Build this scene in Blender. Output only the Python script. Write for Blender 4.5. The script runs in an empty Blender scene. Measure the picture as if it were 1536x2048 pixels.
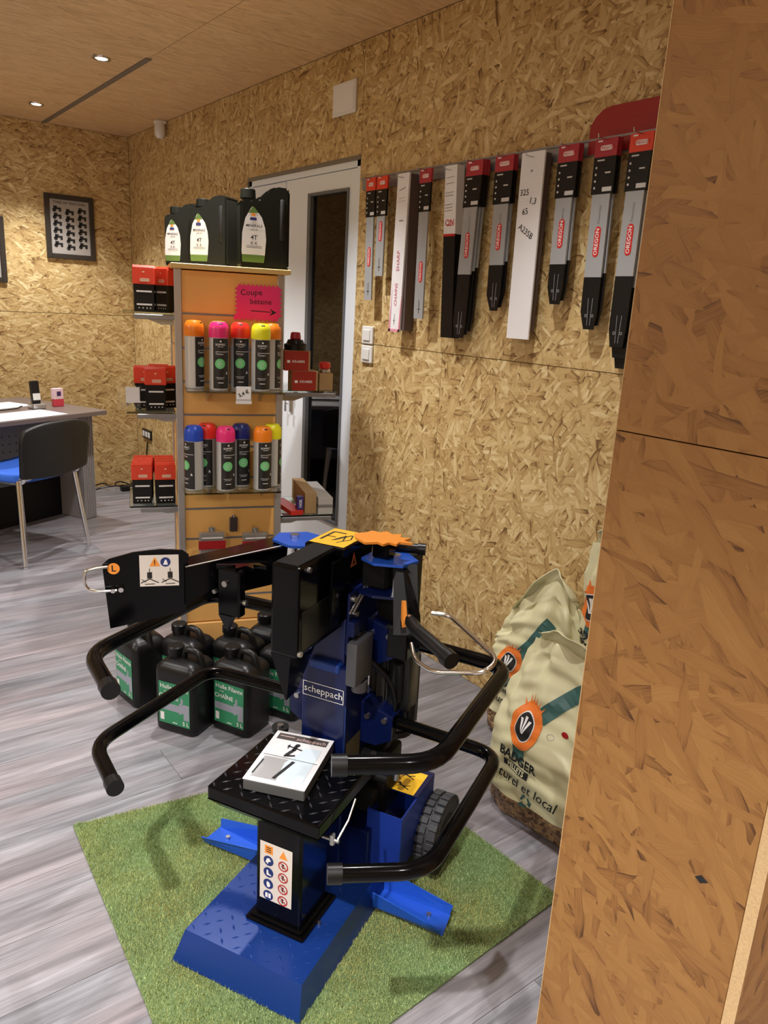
import bpy, bmesh, math, random
from mathutils import Vector, Matrix, Euler
import numpy as np
random.seed(7)
S = bpy.context.scene
COL = S.collection
# ------------------------------------------------------------------ camera
F_PX, PITCH, YAW, ROLL, CH = 1507.67, 0.2651, 0.6583, 0.0542, 1.40
fw0 = Vector((math.sin(YAW), math.cos(YAW), 0)); rt0 = Vector((math.cos(YAW), -math.sin(YAW), 0)); up0 = Vector((0, 0, 1))
fw = fw0*math.cos(PITCH) - up0*math.sin(PITCH); up1 = up0*math.cos(PITCH) + fw0*math.sin(PITCH)
rt = rt0*math.cos(ROLL) + up1*math.sin(ROLL); up = up1*math.cos(ROLL) - rt0*math.sin(ROLL)
cd = bpy.data.cameras.new('camera'); cam = bpy.data.objects.new('camera', cd); COL.objects.link(cam)
cd.sensor_fit = 'HORIZONTAL'; cd.sensor_width = 36; cd.lens = 36*F_PX/1536; cd.clip_start = .05
m = Matrix((rt, up, -fw)).transposed().to_4x4(); m.translation = (0, 0, CH); cam.matrix_world = m
S.camera = cam
# ------------------------------------------------------------------ world, exposure, lamps
w = bpy.data.worlds.new('night'); S.world = w; w.use_nodes = True
w.node_tree.nodes['Background'].inputs[0].default_value = (.012, .014, .02, 1); w.node_tree.nodes['Background'].inputs[1].default_value = 1
S.view_settings.view_transform = 'Standard'; S.view_settings.look = 'None'
S.view_settings.exposure = 0.2; S.view_settings.gamma = 1; S.view_settings.use_curve_mapping = False
LAMP_W = 96.0
LAMP_SPOTS = [(1.24, y) for y in (1.484, 2.684, 3.884, 5.082)] + [(-.38, y) for y in (.6, 3.0, 5.0)] + [(.55, -.62), (1.45, -.3), (-1.9, 1.8), (-1.9, 4.2)]
WALLX, CEIL, BACKY, PIERX, P0, P1 = 1.9404, 2.425, 5.5885, .943, .344, .671
for i, (x, y) in enumerate(LAMP_SPOTS):
    ld = bpy.data.lights.new('spot_lamp', 'SPOT'); ld.energy = LAMP_W*{(-.38, .6): 2.6, (1.24, 1.484): .6}.get((x, y), 1); ld.spot_size = math.radians(98); ld.spot_blend = .8
    ld.shadow_soft_size = .028; ld.color = (1, .985, .97)
    lo = bpy.data.objects.new('spot_lamp', ld); COL.objects.link(lo); lo.location = (x, y, CEIL-.03)

# two soft square area lights added out of view as fill
for x, y in ((-1.6, -.9), (-2.0, 2.6)):
    ad_ = bpy.data.lights.new('fill_light', 'AREA'); ad_.shape = 'SQUARE'; ad_.size = .6; ad_.energy = 42; ad_.color = (1, .97, .93)
    ao = bpy.data.objects.new('fill_light', ad_); COL.objects.link(ao); ao.location = (x, y, CEIL-.03)
# ------------------------------------------------------------------ materials
MATS = {}
def mat(name, col, rough=.5, metal=0, **kw):
    if name in MATS: return MATS[name]
    M = bpy.data.materials.new(name); M.use_nodes = True; b = M.node_tree.nodes['Principled BSDF']
    b.inputs['Base Color'].default_value = (*col, 1); b.inputs['Roughness'].default_value = rough; b.inputs['Metallic'].default_value = metal
    for k, v in kw.items():
        if k == 'noise': continue
        b.inputs[k].default_value = v
    nz = kw.get('noise')
    if nz:   # (scale, amount)
        N = M.node_tree.nodes; L = M.node_tree.links
        t = N.new('ShaderNodeTexCoord'); n = N.new('ShaderNodeTexNoise'); n.inputs['Scale'].default_value = nz[0]; n.inputs['Detail'].default_value = 4
        L.new(t.outputs['Object'], n.inputs['Vector'])
        mx = N.new('ShaderNodeMix'); mx.data_type = 'RGBA'
        mx.inputs[6].default_value = (*[c*(1-nz[1]) for c in col], 1); mx.inputs[7].default_value = (*[min(1, c*(1+nz[1])) for c in col], 1)
        L.new(n.outputs['Fac'], mx.inputs[0]); L.new(mx.outputs[2], b.inputs['Base Color'])
        bp = N.new('ShaderNodeBump'); bp.inputs['Strength'].default_value = .15; bp.inputs['Distance'].default_value = .002
        L.new(n.outputs['Fac'], bp.inputs['Height']); L.new(bp.outputs[0], b.inputs['Normal'])
    MATS[name] = M
    return M

def osb(name, axes, ramp, along=11., across=42., prefer=0., spread=3.14, rough=.55, grainmix=.42, edge=.55):
    """oriented strand board: overlapping voronoi flakes at several angles, the topmost wins"""
    M = bpy.data.materials.new(name); M.use_nodes = True; N = M.node_tree.nodes; L = M.node_tree.links
    b = N['Principled BSDF']; b.inputs['Roughness'].default_value = rough
    tc = N.new('ShaderNodeTexCoord'); sp = N.new('ShaderNodeSeparateXYZ'); L.new(tc.outputs['Object'], sp.inputs[0])
    cb = N.new('ShaderNodeCombineXYZ'); L.new(sp.outputs[axes[0]], cb.inputs[0]); L.new(sp.outputs[axes[1]], cb.inputs[1])
    oi = N.new('ShaderNodeObjectInfo'); ml = N.new('ShaderNodeMath'); ml.operation = 'MULTIPLY'; ml.inputs[1].default_value = 37.
    L.new(oi.outputs['Random'], ml.inputs[0]); ad = N.new('ShaderNodeVectorMath'); ad.operation = 'ADD'
    L.new(cb.outputs[0], ad.inputs[0]); L.new(ml.outputs[0], ad.inputs[1])
    # slight warp so the flakes are not straight
    wn = N.new('ShaderNodeTexNoise'); wn.inputs['Scale'].default_value = 9; wn.inputs['Detail'].default_value = 2; L.new(ad.outputs[0], wn.inputs['Vector'])
    ws = N.new('ShaderNodeVectorMath'); ws.operation = 'MULTIPLY_ADD'; ws.inputs[1].default_value = (.022, .022, 0)
    L.new(wn.outputs['Color'], ws.inputs[0]); L.new(ad.outputs[0], ws.inputs[2])
    cur_r = cur_c = None
    nl = 6
    for k in range(nl):
        ang = prefer + spread*((k+.5)/nl-.5) + (.1 if k % 2 else -.1)
        mp = N.new('ShaderNodeMapping'); mp.vector_type = 'TEXTURE' if False else 'POINT'
        mp.inputs['Rotation'].default_value = (0, 0, -ang); mp.inputs['Location'].default_value = (k*3.7, k*1.9, 0)
        L.new(ws.outputs[0], mp.inputs[0])
        sc = N.new('ShaderNodeVectorMath'); sc.operation = 'MULTIPLY'; f = 1+.25*((k*7) % 3-1)
        sc.inputs[1].default_value = (along*f, across*f, 1); L.new(mp.outputs[0], sc.inputs[0])
        vo = N.new('ShaderNodeTexVoronoi'); vo.voronoi_dimensions = '2D'; vo.inputs['Scale'].default_value = 1; L.new(sc.outputs[0], vo.inputs['Vector'])
        sc2 = N.new('ShaderNodeVectorMath'); sc2.operation = 'MULTIPLY'; sc2.inputs[1].default_value = (22, 420, 1); L.new(mp.outputs[0], sc2.inputs[0])
        gn = N.new('ShaderNodeTexNoise'); gn.noise_dimensions = '2D'; gn.inputs['Scale'].default_value = 1; gn.inputs['Detail'].default_value = 2; L.new(sc2.outputs[0], gn.inputs['Vector'])
        sx = N.new('ShaderNodeSeparateColor'); L.new(vo.outputs['Color'], sx.inputs[0])
        cm = N.new('ShaderNodeMix'); cm.data_type = 'FLOAT'; cm.inputs[0].default_value = grainmix
        L.new(sx.outputs[1], cm.inputs[2]); L.new(gn.outputs['Fac'], cm.inputs[3])
        # dark line at the flake's rim: distance from the centre
        dm = N.new('ShaderNodeMath'); dm.operation = 'MULTIPLY_ADD'; dm.inputs[1].default_value = -edge; dm.inputs[2].default_value = edge*.42; dm.use_clamp = False; L.new(vo.outputs['Distance'], dm.inputs[0])
        dn = N.new('ShaderNodeMath'); dn.operation = 'MINIMUM'; dn.inputs[1].default_value = 0; L.new(dm.outputs[0], dn.inputs[0])
        da = N.new('ShaderNodeMath'); da.operation = 'ADD'; L.new(cm.outputs[0], da.inputs[0]); L.new(dn.outputs[0], da.inputs[1]); cm = da
        if cur_r is None:
            cur_r = sx.outputs[0]; cur_c = cm.outputs[0]; continue
        gt = N.new('ShaderNodeMath'); gt.operation = 'GREATER_THAN'; L.new(sx.outputs[0], gt.inputs[0]); L.new(cur_r, gt.inputs[1])
        mr = N.new('ShaderNodeMath'); mr.operation = 'MAXIMUM'; L.new(sx.outputs[0], mr.inputs[0]); L.new(cur_r, mr.inputs[1])
        mc = N.new('ShaderNodeMix'); mc.data_type = 'FLOAT'; L.new(gt.outputs[0], mc.inputs[0]); L.new(cur_c, mc.inputs[2]); L.new(cm.outputs[0], mc.inputs[3])
        cur_r = mr.outputs[0]; cur_c = mc.outputs[0]
    # broad tone drift
    bn = N.new('ShaderNodeTexNoise'); bn.inputs['Scale'].default_value = 3.2; L.new(ad.outputs[0], bn.inputs['Vector'])
    mb = N.new('ShaderNodeMix'); mb.data_type = 'FLOAT'; mb.inputs[0].default_value = .16; L.new(cur_c, mb.inputs[2]); L.new(bn.outputs['Fac'], mb.inputs[3])
    cr = N.new('ShaderNodeValToRGB'); L.new(mb.outputs[0], cr.inputs[0])
    el = cr.color_ramp.elements
    while len(el) > 1: el.remove(el[-1])
    el[0].position = ramp[0][0]; el[0].color = (*ramp[0][1], 1)
    for ps, c in ramp[1:]:
        e = el.new(ps); e.color = (*c, 1)
    L.new(cr.outputs[0], b.inputs['Base Color'])
    hm = N.new('ShaderNodeMath'); hm.operation = 'MULTIPLY_ADD'; hm.inputs[1].default_value = 3.; L.new(cur_r, hm.inputs[0]); L.new(cur_c, hm.inputs[2])
    bp = N.new('ShaderNodeBump'); bp.inputs['Strength'].default_value = .6; bp.inputs['Distance'].default_value = .0014
    L.new(hm.outputs[0], bp.inputs['Height']); L.new(bp.outputs[0], b.inputs['Normal'])
    return M

R_LIGHT = [(.06, (.17, .09, .03)), (.16, (.34, .205, .075)), (.34, (.50, .335, .135)), (.52, (.585, .42, .185)), (.66, (.66, .50, .24)), (.80, (.80, .67, .38)), (.9, (.88, .78, .50))]
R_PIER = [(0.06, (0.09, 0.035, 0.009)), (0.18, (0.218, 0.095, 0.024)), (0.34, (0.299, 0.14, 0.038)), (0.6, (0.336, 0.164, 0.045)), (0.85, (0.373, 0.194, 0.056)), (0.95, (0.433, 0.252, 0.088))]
R_CEIL = [(0.08, (0.435, 0.254, 0.116)), (0.3, (0.638, 0.413, 0.203)), (0.6, (0.725, 0.493, 0.254)), (0.95, (0.841, 0.623, 0.362))]
M_OSBW = osb('osb_main', (1, 2), R_LIGHT, prefer=-.6, spread=2.6, along=15., across=72., edge=.9)
M_OSBB = osb('osb_back', (0, 2), R_LIGHT, prefer=0, spread=1.8, along=14., across=75., edge=.9)
M_OSBC = osb('osb_ceiling', (0, 1), R_CEIL, prefer=0, spread=.9, along=9, across=70, edge=.3)
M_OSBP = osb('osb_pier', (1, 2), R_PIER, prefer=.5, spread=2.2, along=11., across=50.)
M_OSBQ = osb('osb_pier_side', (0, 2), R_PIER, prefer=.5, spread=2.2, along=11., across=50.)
M_EDGE = mat('board_edge', (.62, .43, .22), .8, noise=(300, .3))

def plank_mat():
    M = bpy.data.materials.new('vinyl_plank'); M.use_nodes = True; N = M.node_tree.nodes; L = M.node_tree.links
    b = N['Principled BSDF']; b.inputs['Roughness'].default_value = .42
    tc = N.new('ShaderNodeTexCoord'); oi = N.new('ShaderNodeObjectInfo')
    mlt = N.new('ShaderNodeMath'); mlt.operation = 'MULTIPLY'; mlt.inputs[1].default_value = 51; L.new(oi.outputs['Random'], mlt.inputs[0])
    ad = N.new('ShaderNodeVectorMath'); ad.operation = 'ADD'; L.new(tc.outputs['Object'], ad.inputs[0]); L.new(mlt.outputs[0], ad.inputs[1])
    def ns(sc, det, sc1=1.):
        s = N.new('ShaderNodeVectorMath'); s.operation = 'MULTIPLY'; s.inputs[1].default_value = sc; L.new(ad.outputs[0], s.inputs[0])
        n = N.new('ShaderNodeTexNoise'); n.inputs['Scale'].default_value = sc1; n.inputs['Detail'].default_value = det; n.inputs['Distortion'].default_value = .6; L.new(s.outputs[0], n.inputs['Vector']); return n
    a = ns((2.2, 26, 1), 5); c = ns((9, 190, 1), 3); d = ns((1.3, 5, 1), 2)
    cr = N.new('ShaderNodeValToRGB'); L.new(a.outputs['Fac'], cr.inputs[0]); el = cr.color_ramp.elements
    el[0].position = .3; el[0].color = (.14, .136, .142, 1); el[1].position = .72; el[1].color = (.32, .31, .32, 1)
    m1 = N.new('ShaderNodeMix'); m1.data_type = 'RGBA'; m1.blend_type = 'OVERLAY'; m1.inputs[0].default_value = .45; L.new(cr.outputs[0], m1.inputs[6]); L.new(c.outputs['Fac'], m1.inputs[7])
    tint = N.new('ShaderNodeValToRGB'); te = tint.color_ramp.elements; te[0].color = (1.05, .96, .98, 1); te[1].color = (.96, .99, 1.05, 1); te[0].position = .35; te[1].position = .65
    L.new(d.outputs['Fac'], tint.inputs[0])
    m2 = N.new('ShaderNodeMix'); m2.data_type = 'RGBA'; m2.blend_type = 'MULTIPLY'; m2.inputs[0].default_value = 1; L.new(m1.outputs[2], m2.inputs[6]); L.new(tint.outputs[0], m2.inputs[7])
    mr = N.new('ShaderNodeMapRange'); mr.inputs[3].default_value = .84; mr.inputs[4].default_value = 1.12; L.new(oi.outputs['Random'], mr.inputs[0])
    m3 = N.new('ShaderNodeVectorMath'); m3.operation = 'SCALE'; L.new(m2.outputs[2], m3.inputs[0]); L.new(mr.outputs[0], m3.inputs['Scale'])
    L.new(m3.outputs[0], b.inputs['Base Color'])
    bp = N.new('ShaderNodeBump'); bp.inputs['Strength'].default_value = .12; bp.inputs['Distance'].default_value = .001; L.new(c.outputs['Fac'], bp.inputs['Height']); L.new(bp.outputs[0], b.inputs['Normal'])
    return M
M_PLANK = plank_mat()
BLACK = mat('black_paint', (.002, .002, .0024), .14, 0, **{'Specular IOR Level': .2}); BLACKP = mat('black_plastic', (.006, .006, .0065), .36, 0, **{'Specular IOR Level': .35}); BLACKM = mat('black_matt', (.004, .004, .004), .6, 0, **{'Specular IOR Level': .25})
BLUE = mat('blue_paint', (.008, .038, .21), .3, .15); SHADED_BLUE = mat('blue_paint_shaded', (.0025, .008, .062), .3, .1)  # second blue is the same paint with shade put into its colour
CHROME = mat('chrome', (.75, .75, .74), .18, 1); STEEL = mat('zinc_steel', (.55, .55, .54), .35, 1); GREYM = mat('grey_metal', (.33, .33, .35), .4, .7)
WHITE = mat('white_plastic', (.78, .78, .77), .4); PAPER = mat('white_paper', (.82, .82, .84), .7); UPVC = mat('white_door_paint', (.80, .86, .93), .35)
RED = mat('red_print', (.62, .025, .02), .35); RED2 = mat('dark_red_print', (.34, .012, .015), .35); REDO = mat('orange_red_card', (.78, .06, .025), .4)
SILV = mat('silver_print', (.40, .42, .44), .35, .2); INK = mat('black_ink', (.012, .012, .013), .5); WINK = mat('white_ink', (.85, .85, .85), .5)
YEL = mat('yellow_sticker', (.90, .52, .03), .4); ORA = mat('orange_sticker', (.86, .30, .04), .4); PINK = mat('pink_card', (.86, .035, .25), .5)
GREENL = mat('green_label', (.03, .26, .12), .4); LGREEN = mat('light_green_print', (.16, .62, .22), .45); GREYL = mat('grey_print', (.32, .34, .42), .5)
ALU = mat('aluminium_profile', (.52, .50, .50), .38, .6); WOODP = mat('orange_slatwall', (.86, .49, .15), .45, noise=(6, .08)); WOODT = mat('pale_wood_edge', (.72, .52, .20), .5)
RUBBER = mat('tyre_rubber', (.035, .037, .042), .6)
GLASS = mat('shelf_glass', (.80, .93, .88), .03, 0, **{'Transmission Weight': 1.0, 'IOR': 1.45}); DGLASS = mat('door_glass', (.30, .26, .27), .02, 0, **{'Transmission Weight': 1.0, 'IOR': 1.45})
CLEAR = mat('clear_plastic', (.9, .9, .9), .12, 0, **{'Transmission Weight': .95, 'IOR': 1.2})
CARD = mat('brown_card', (.42, .28, .13), .7)

# ------------------------------------------------------------------ mesh helpers
def bm_new(): return bmesh.new()
def box(bm, x0, x1, y0, y1, z0, z1, bev=0, seg=1, M=None):
    r = bmesh.ops.create_cube(bm, size=1)
    T = Matrix.Translation(((x0+x1)/2, (y0+y1)/2, (z0+z1)/2)) @ Matrix.Diagonal((abs(x1-x0), abs(y1-y0), abs(z1-z0), 1))
    bmesh.ops.transform(bm, matrix=T, verts=r['verts'])
    vs = r['verts']
    if bev:
        es = list({e for v in vs for e in v.link_edges})
        rr = bmesh.ops.bevel(bm, geom=es, offset=bev, segments=seg, affect='EDGES', profile=.5); vs = list({v for f in rr['faces'] for v in f.verts} | {v for v in vs if v.is_valid})
    if M: bmesh.ops.transform(bm, matrix=M, verts=[v for v in vs if v.is_valid])
    return vs
def prism(bm, pts, z0, z1, M=None):
    """polygon pts (x,y) extruded in z; M places it"""
    a = [bm.verts.new((x, y, z0)) for x, y in pts]; b = [bm.verts.new((x, y, z1)) for x, y in pts]; n = len(pts)
    bm.faces.new(a[::-1]); bm.faces.new(b)
    for i in range(n): bm.faces.new((a[i], a[(i+1) % n], b[(i+1) % n], b[i]))
    if M: bmesh.ops.transform(bm, matrix=M, verts=a+b)
    return a+b
def hexa(bm, q):
    """8 corners: bottom 4 then top 4"""
    v = [bm.verts.new(p) for p in q]
    for f in ((3, 2, 1, 0), (4, 5, 6, 7), (0, 1, 5, 4), (1, 2, 6, 5), (2, 3, 7, 6), (3, 0, 4, 7)): bm.faces.new([v[i] for i in f])
def slab(bm, pts, th):
    """3-D polygon thickened along its normal"""
    P = [Vector(p) for p in pts]; n = Vector((0, 0, 0))
    for i in range(len(P)): n += (P[i]-P[0]).cross(P[(i+1) % len(P)]-P[0])
    n.normalize(); a = [bm.verts.new(p-n*th/2) for p in P]; b = [bm.verts.new(p+n*th/2) for p in P]; k = len(P)
    bm.faces.new(a[::-1]); bm.faces.new(b)
    for i in range(k): bm.faces.new((a[i], a[(i+1) % k], b[(i+1) % k], b[i]))
def rot_to(d):
    return Vector(d).normalized().to_track_quat('Z', 'Y').to_matrix().to_4x4()
def cyl(bm, p0, p1, r0, r1=None, seg=16, cap=True):
    p0 = Vector(p0); p1 = Vector(p1); d = p1-p0
    r = bmesh.ops.create_cone(bm, cap_ends=cap, segments=seg, radius1=r0, radius2=r0 if r1 is None else r1, depth=d.length)
    bmesh.ops.transform(bm, matrix=Matrix.Translation((p0+p1)/2) @ rot_to(d), verts=r['verts'])
def fillet(pts, rad, n=5):
    P = [Vector(p) for p in pts]; out = [P[0]]
    for i in range(1, len(P)-1):
        a = (P[i-1]-P[i]); b = (P[i+1]-P[i]); ra = min(rad, a.length*.49); rb = min(rad, b.length*.49)
        A = P[i]+a.normalized()*ra; B = P[i]+b.normalized()*rb
        for k in range(n+1):
            t = k/n; out.append(A*(1-t)**2 + P[i]*2*t*(1-t) + B*t*t)
    out.append(P[-1]); return out
def tube(bm, pts, r, seg=12, closed=False):
    P = [Vector(p) for p in pts]; n = len(P); rings = []; prev = None
    for i in range(n):
        t = ((P[(i+1) % n]-P[i]) if (i < n-1 or closed) else (P[i]-P[i-1])).normalized()
        if 0 < i < n-1 or closed: t = (t+(P[i]-P[i-1]).normalized()).normalized()
        if prev is None:
            x = t.orthogonal().normalized()
        else:
            x = (prev-t*prev.dot(t)).normalized()
        prev = x; y = t.cross(x)
        rings.append([bm.verts.new(P[i]+(x*math.cos(a)+y*math.sin(a))*r) for a in [2*math.pi*k/seg for k in range(seg)]])
    for i in range(n if closed else n-1):
        A = rings[i]; B = rings[(i+1) % n]
        for k in range(seg): bm.faces.new((A[k], A[(k+1) % seg], B[(k+1) % seg], B[k]))
    if not closed: bm.faces.new(rings[0][::-1]); bm.faces.new(rings[-1])
def lathe(bm, prof, seg=24, c=(0, 0), M=None, cap=True):
    rings = [[bm.verts.new((c[0]+r*math.cos(2*math.pi*k/seg), c[1]+r*math.sin(2*math.pi*k/seg), z)) for k in range(seg)] for r, z in prof]
    for A, B in zip(rings, rings[1:]):
        for k in range(seg): bm.faces.new((A[k], A[(k+1) % seg], B[(k+1) % seg], B[k]))
    if cap: bm.faces.new(rings[0][::-1]); bm.faces.new(rings[-1])
    if M: bmesh.ops.transform(bm, matrix=M, verts=[v for r in rings for v in r])
def rrect(x0, x1, y0, y1, r, n=4):
    o = []
    for cx, cy, a0 in ((x1-r, y1-r, 0), (x0+r, y1-r, 90), (x0+r, y0+r, 180), (x1-r, y0+r, 270)):
        for k in range(n+1):
            a = math.radians(a0+90*k/n); o.append((cx+r*math.cos(a), cy+r*math.sin(a)))
    return o
def obj(name, bm, m, parent=None, smooth=None, **props):
    me = bpy.data.meshes.new(name)
    if isinstance(bm, bmesh.types.BMesh):
        bmesh.ops.recalc_face_normals(bm, faces=bm.faces[:]) if props.pop('recalc', True) else None
        bm.to_mesh(me); bm.free()
    else:
        me.from_pydata(bm[0], [], bm[1]); props.pop('recalc', None)
    me.materials.append(m)
    if smooth is not None:
        me.polygons.foreach_set('use_smooth', [True]*len(me.polygons)); me.set_sharp_from_angle(angle=math.radians(smooth))
    o = bpy.data.objects.new(name, me); COL.objects.link(o)
    if parent: o.parent = parent
    for k, v in props.items(): o[k] = v
    return o
def thing(name, label, cat, loc=(0, 0, 0), rz=0, group=None, scale=1):
    o = bpy.data.objects.new(name, None); COL.objects.link(o); o.location = loc; o.rotation_euler = (0, 0, rz); o.scale = (scale,)*3
    o.empty_display_size = .05; o['label'] = label; o['category'] = cat
    if group: o['group'] = group
    return o
def tag(o, label, cat, group=None):
    o['label'] = label; o['category'] = cat
    if group: o['group'] = group
    return o
def dup(root, loc, rz, label, group=None, mats=None, scale=None):
    """copy of a thing with its parts and sub-parts; mats = {part name: material}"""
    r = root.copy(); COL.objects.link(r); r.location = loc; r.rotation_euler = (0, 0, rz); r['label'] = label
    if group: r['group'] = group
    if scale: r.scale = (scale,)*3
    def rec(a, b):
        for ch in list(a.children):
            c = ch.copy(); COL.objects.link(c); c.parent = b
            k = ch.name.split('.')[0]
            if mats and k in mats:
                c.material_slots[0].link = 'OBJECT'; c.material_slots[0].material = mats[k]
            rec(ch, c)
    rec(root, r)
    return r
# flat print ---------------------------------------------------------
_tc = {}
def text2(s, size=1., align='CENTER', bold=0.):
    key = (s, align, bold)
    if key not in _tc:
        cu = bpy.data.curves.new('t', 'FONT'); cu.body = s; cu.size = 1; cu.align_x = align; cu.align_y = 'CENTER'; cu.resolution_u = 2; cu.offset = bold
        o = bpy.data.objects.new('t', cu); COL.objects.link(o); dg = bpy.context.evaluated_depsgraph_get(); dg.update()
        me = bpy.data.meshes.new_from_object(o.evaluated_get(dg))
        bmm = bmesh.new(); bmm.from_mesh(me); bmesh.ops.triangulate(bmm, faces=bmm.faces[:])
        bmm.verts.index_update()
        _tc[key] = ([(v.co.x, v.co.y) for v in bmm.verts], [[v.index for v in f.verts] for f in bmm.faces]); bmm.free()
        bpy.data.objects.remove(o); bpy.data.meshes.remove(me); bpy.data.curves.remove(cu)
    V, Fc = _tc[key]
    return [(x*size, y*size) for x, y in V], Fc
class Dec:
    """collects flat shapes in x,y and lays them on a surface with a map (x,y,h)->point"""
    def __init__(s, mp, h=.0006): s.mp = mp; s.h = h; s.v = []; s.f = []
    def add(s, V, Fc, dx=0, dy=0, rot=0):
        n = len(s.v); c, q = math.cos(rot), math.sin(rot)
        s.v += [tuple(s.mp(dx+x*c-y*q, dy+x*q+y*c, s.h)) for x, y in V]; s.f += [[i+n for i in f] for f in Fc]; return s
    def text(s, t, size, x, y, rot=0, align='CENTER', bold=0.): V, Fc = text2(t, size, align, bold); return s.add(V, Fc, x, y, rot)
    def rect(s, x0, y0, x1, y1, nx=1, ny=1):
        V = [(x0+(x1-x0)*i/nx, y0+(y1-y0)*j/ny) for j in range(ny+1) for i in range(nx+1)]
        return s.add(V, [[j*(nx+1)+i, j*(nx+1)+i+1, (j+1)*(nx+1)+i+1, (j+1)*(nx+1)+i] for j in range(ny) for i in range(nx)])
    def poly(s, P, dx=0, dy=0, rot=0): return s.add(list(P), [list(range(len(P)))], dx, dy, rot)
    def disc(s, cx, cy, rx, ry=None, n=20, rings=2):
        ry = ry or rx; V = [(cx, cy)]; Fc = []
        for j in range(1, rings+1):
            for k in range(n): a = 2*math.pi*k/n; V.append((cx+rx*j/rings*math.cos(a), cy+ry*j/rings*math.sin(a)))
        for k in range(n): Fc.append([0, 1+k, 1+(k+1) % n])
        for j in range(1, rings):
            for k in range(n): a = 1+(j-1)*n; b = 1+j*n; Fc.append([a+k, b+k, b+(k+1) % n, a+(k+1) % n])
        return s.add(V, Fc)
    def ring(s, cx, cy, r0, r1, n=24, sy=1.):
        V = []; Fc = []
        for k in range(n): a = 2*math.pi*k/n; V += [(cx+r0*math.cos(a), cy+sy*r0*math.sin(a)), (cx+r1*math.cos(a), cy+sy*r1*math.sin(a))]
        for k in range(n): i = 2*k; j = 2*((k+1) % n); Fc.append([i, i+1, j+1, j])
        return s.add(V, Fc)
    def line(s, x0, y0, x1, y1, w):
        d = math.hypot(x1-x0, y1-y0) or 1; nx, ny = -(y1-y0)/d*w/2, (x1-x0)/d*w/2
        return s.add([(x0-nx, y0-ny), (x1-nx, y1-ny), (x1+nx, y1+ny), (x0+nx, y0+ny)], [[0, 1, 2, 3]])
    def strokes(s, P, w):
        for a, b in zip(P, P[1:]): s.line(*a, *b, w)
        return s
    def make(s, name, m, parent=None, **k): return obj(name, (s.v, s.f), m, parent, **k)
def plane(o, xd, yd):
    o = Vector(o); xd = Vector(xd).normalized(); yd = Vector(yd).normalized(); n = xd.cross(yd)
    return lambda x, y, h=0: o+xd*x+yd*y+n*h

# ================================================================== SETTING
def panel_rows(parent, m, ax, fixed, th, a0, a1, b0, b1, la, lb, cut=None, edge=None, stag=0, gap=.0015, a_start=None):
    """board panels on a wall/ceiling. ax: axis index that is fixed; a,b the in-plane axes; cut=(a0,a1,b0,b1) opening"""
    oth = [i for i in range(3) if i != ax]
    b = b0; row = 0
    while b < b1-1e-6:
        be = min(b+lb, b1); a = (a_start if a_start is not None else a0) - (stag if row % 2 else 0)
        while a < a1-1e-6:
            ae = min(a+la, a1); as_ = max(a, a0)
            rects = [(as_, ae, b, be)] if ae > as_+1e-6 else []
            if cut and rects:
                r = rects[0]; c = cut
                if not (c[1] <= r[0] or c[0] >= r[1] or c[3] <= r[2] or c[2] >= r[3]):
                    rects = [(r[0], min(c[0], r[1]), r[2], r[3]), (max(c[1], r[0]), r[1], r[2], r[3]), (max(r[0], c[0]), min(r[1], c[1]), max(c[3], r[2]), r[3]), (max(r[0], c[0]), min(r[1], c[1]), r[2], min(c[2], r[3]))]
            for r in rects:
                if r[1]-r[0] < .01 or r[3]-r[2] < .01: continue
                lo = [0, 0, 0]; hi = [0, 0, 0]; lo[ax] = min(fixed, fixed+th); hi[ax] = max(fixed, fixed+th)
                lo[oth[0]], hi[oth[0]] = r[0]+gap, r[1]-gap; lo[oth[1]], hi[oth[1]] = r[2]+gap, r[3]-gap
                bm = bm_new(); box(bm, lo[0], hi[0], lo[1], hi[1], lo[2], hi[2]); obj('panel', bm, m, parent)
            a += la
        b += lb; row += 1
XL, YB = -2.9, -1.9
DY0, DY1, DZ = 2.795, 3.80, 1.99
def backing(name, *b):
    bm = bm_new(); box(bm, *b); return obj(name, bm, BLACKM, kind='structure')
# main wall (right), panels of 1.243 m rows
bm = bm_new(); box(bm, WALLX+.018, WALLX+.12, YB, DY0, 0, CEIL); box(bm, WALLX+.018, WALLX+.12, DY1, BACKY+.1, 0, CEIL); box(bm, WALLX+.018, WALLX+.12, DY0, DY1, DZ, CEIL)
wr = obj('wall_right', bm, M_EDGE, kind='structure')
panel_rows(wr, M_OSBW, 0, WALLX, .018, P1, BACKY, 0, CEIL, 2.5, 1.2434, cut=(DY0, DY1, 0, DZ), gap=.0012, a_start=-.30, stag=1.0)
wb = backing('wall_back', XL, WALLX+.1, BACKY+.018, BACKY+.12, 0, CEIL)
panel_rows(wb, M_OSBB, 1, BACKY, .018, XL, WALLX, 0, CEIL, 2.5, 1.2434, a_start=-2.2, stag=.8)
wl = backing('wall_left', XL-.12, XL-.018, YB, BACKY, 0, CEIL)
panel_rows(wl, M_OSBW, 0, XL-.018, .018, YB, BACKY, 0, CEIL, 2.5, 1.2434)
wf = backing('wall_front', XL, PIERX+1.1, YB-.12, YB-.018, 0, CEIL)
panel_rows(wf, M_OSBB, 1, YB-.018, .018, XL, 1.94, 0, CEIL, 2.5, 1.2434)
ce = backing('ceiling', XL, WALLX+.1, YB, BACKY+.1, CEIL+.018, CEIL+.1)
panel_rows(ce, M_OSBC, 2, CEIL, .018, XL, WALLX, YB, BACKY, 1.25, 2.5, a_start=XL-.7)
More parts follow.
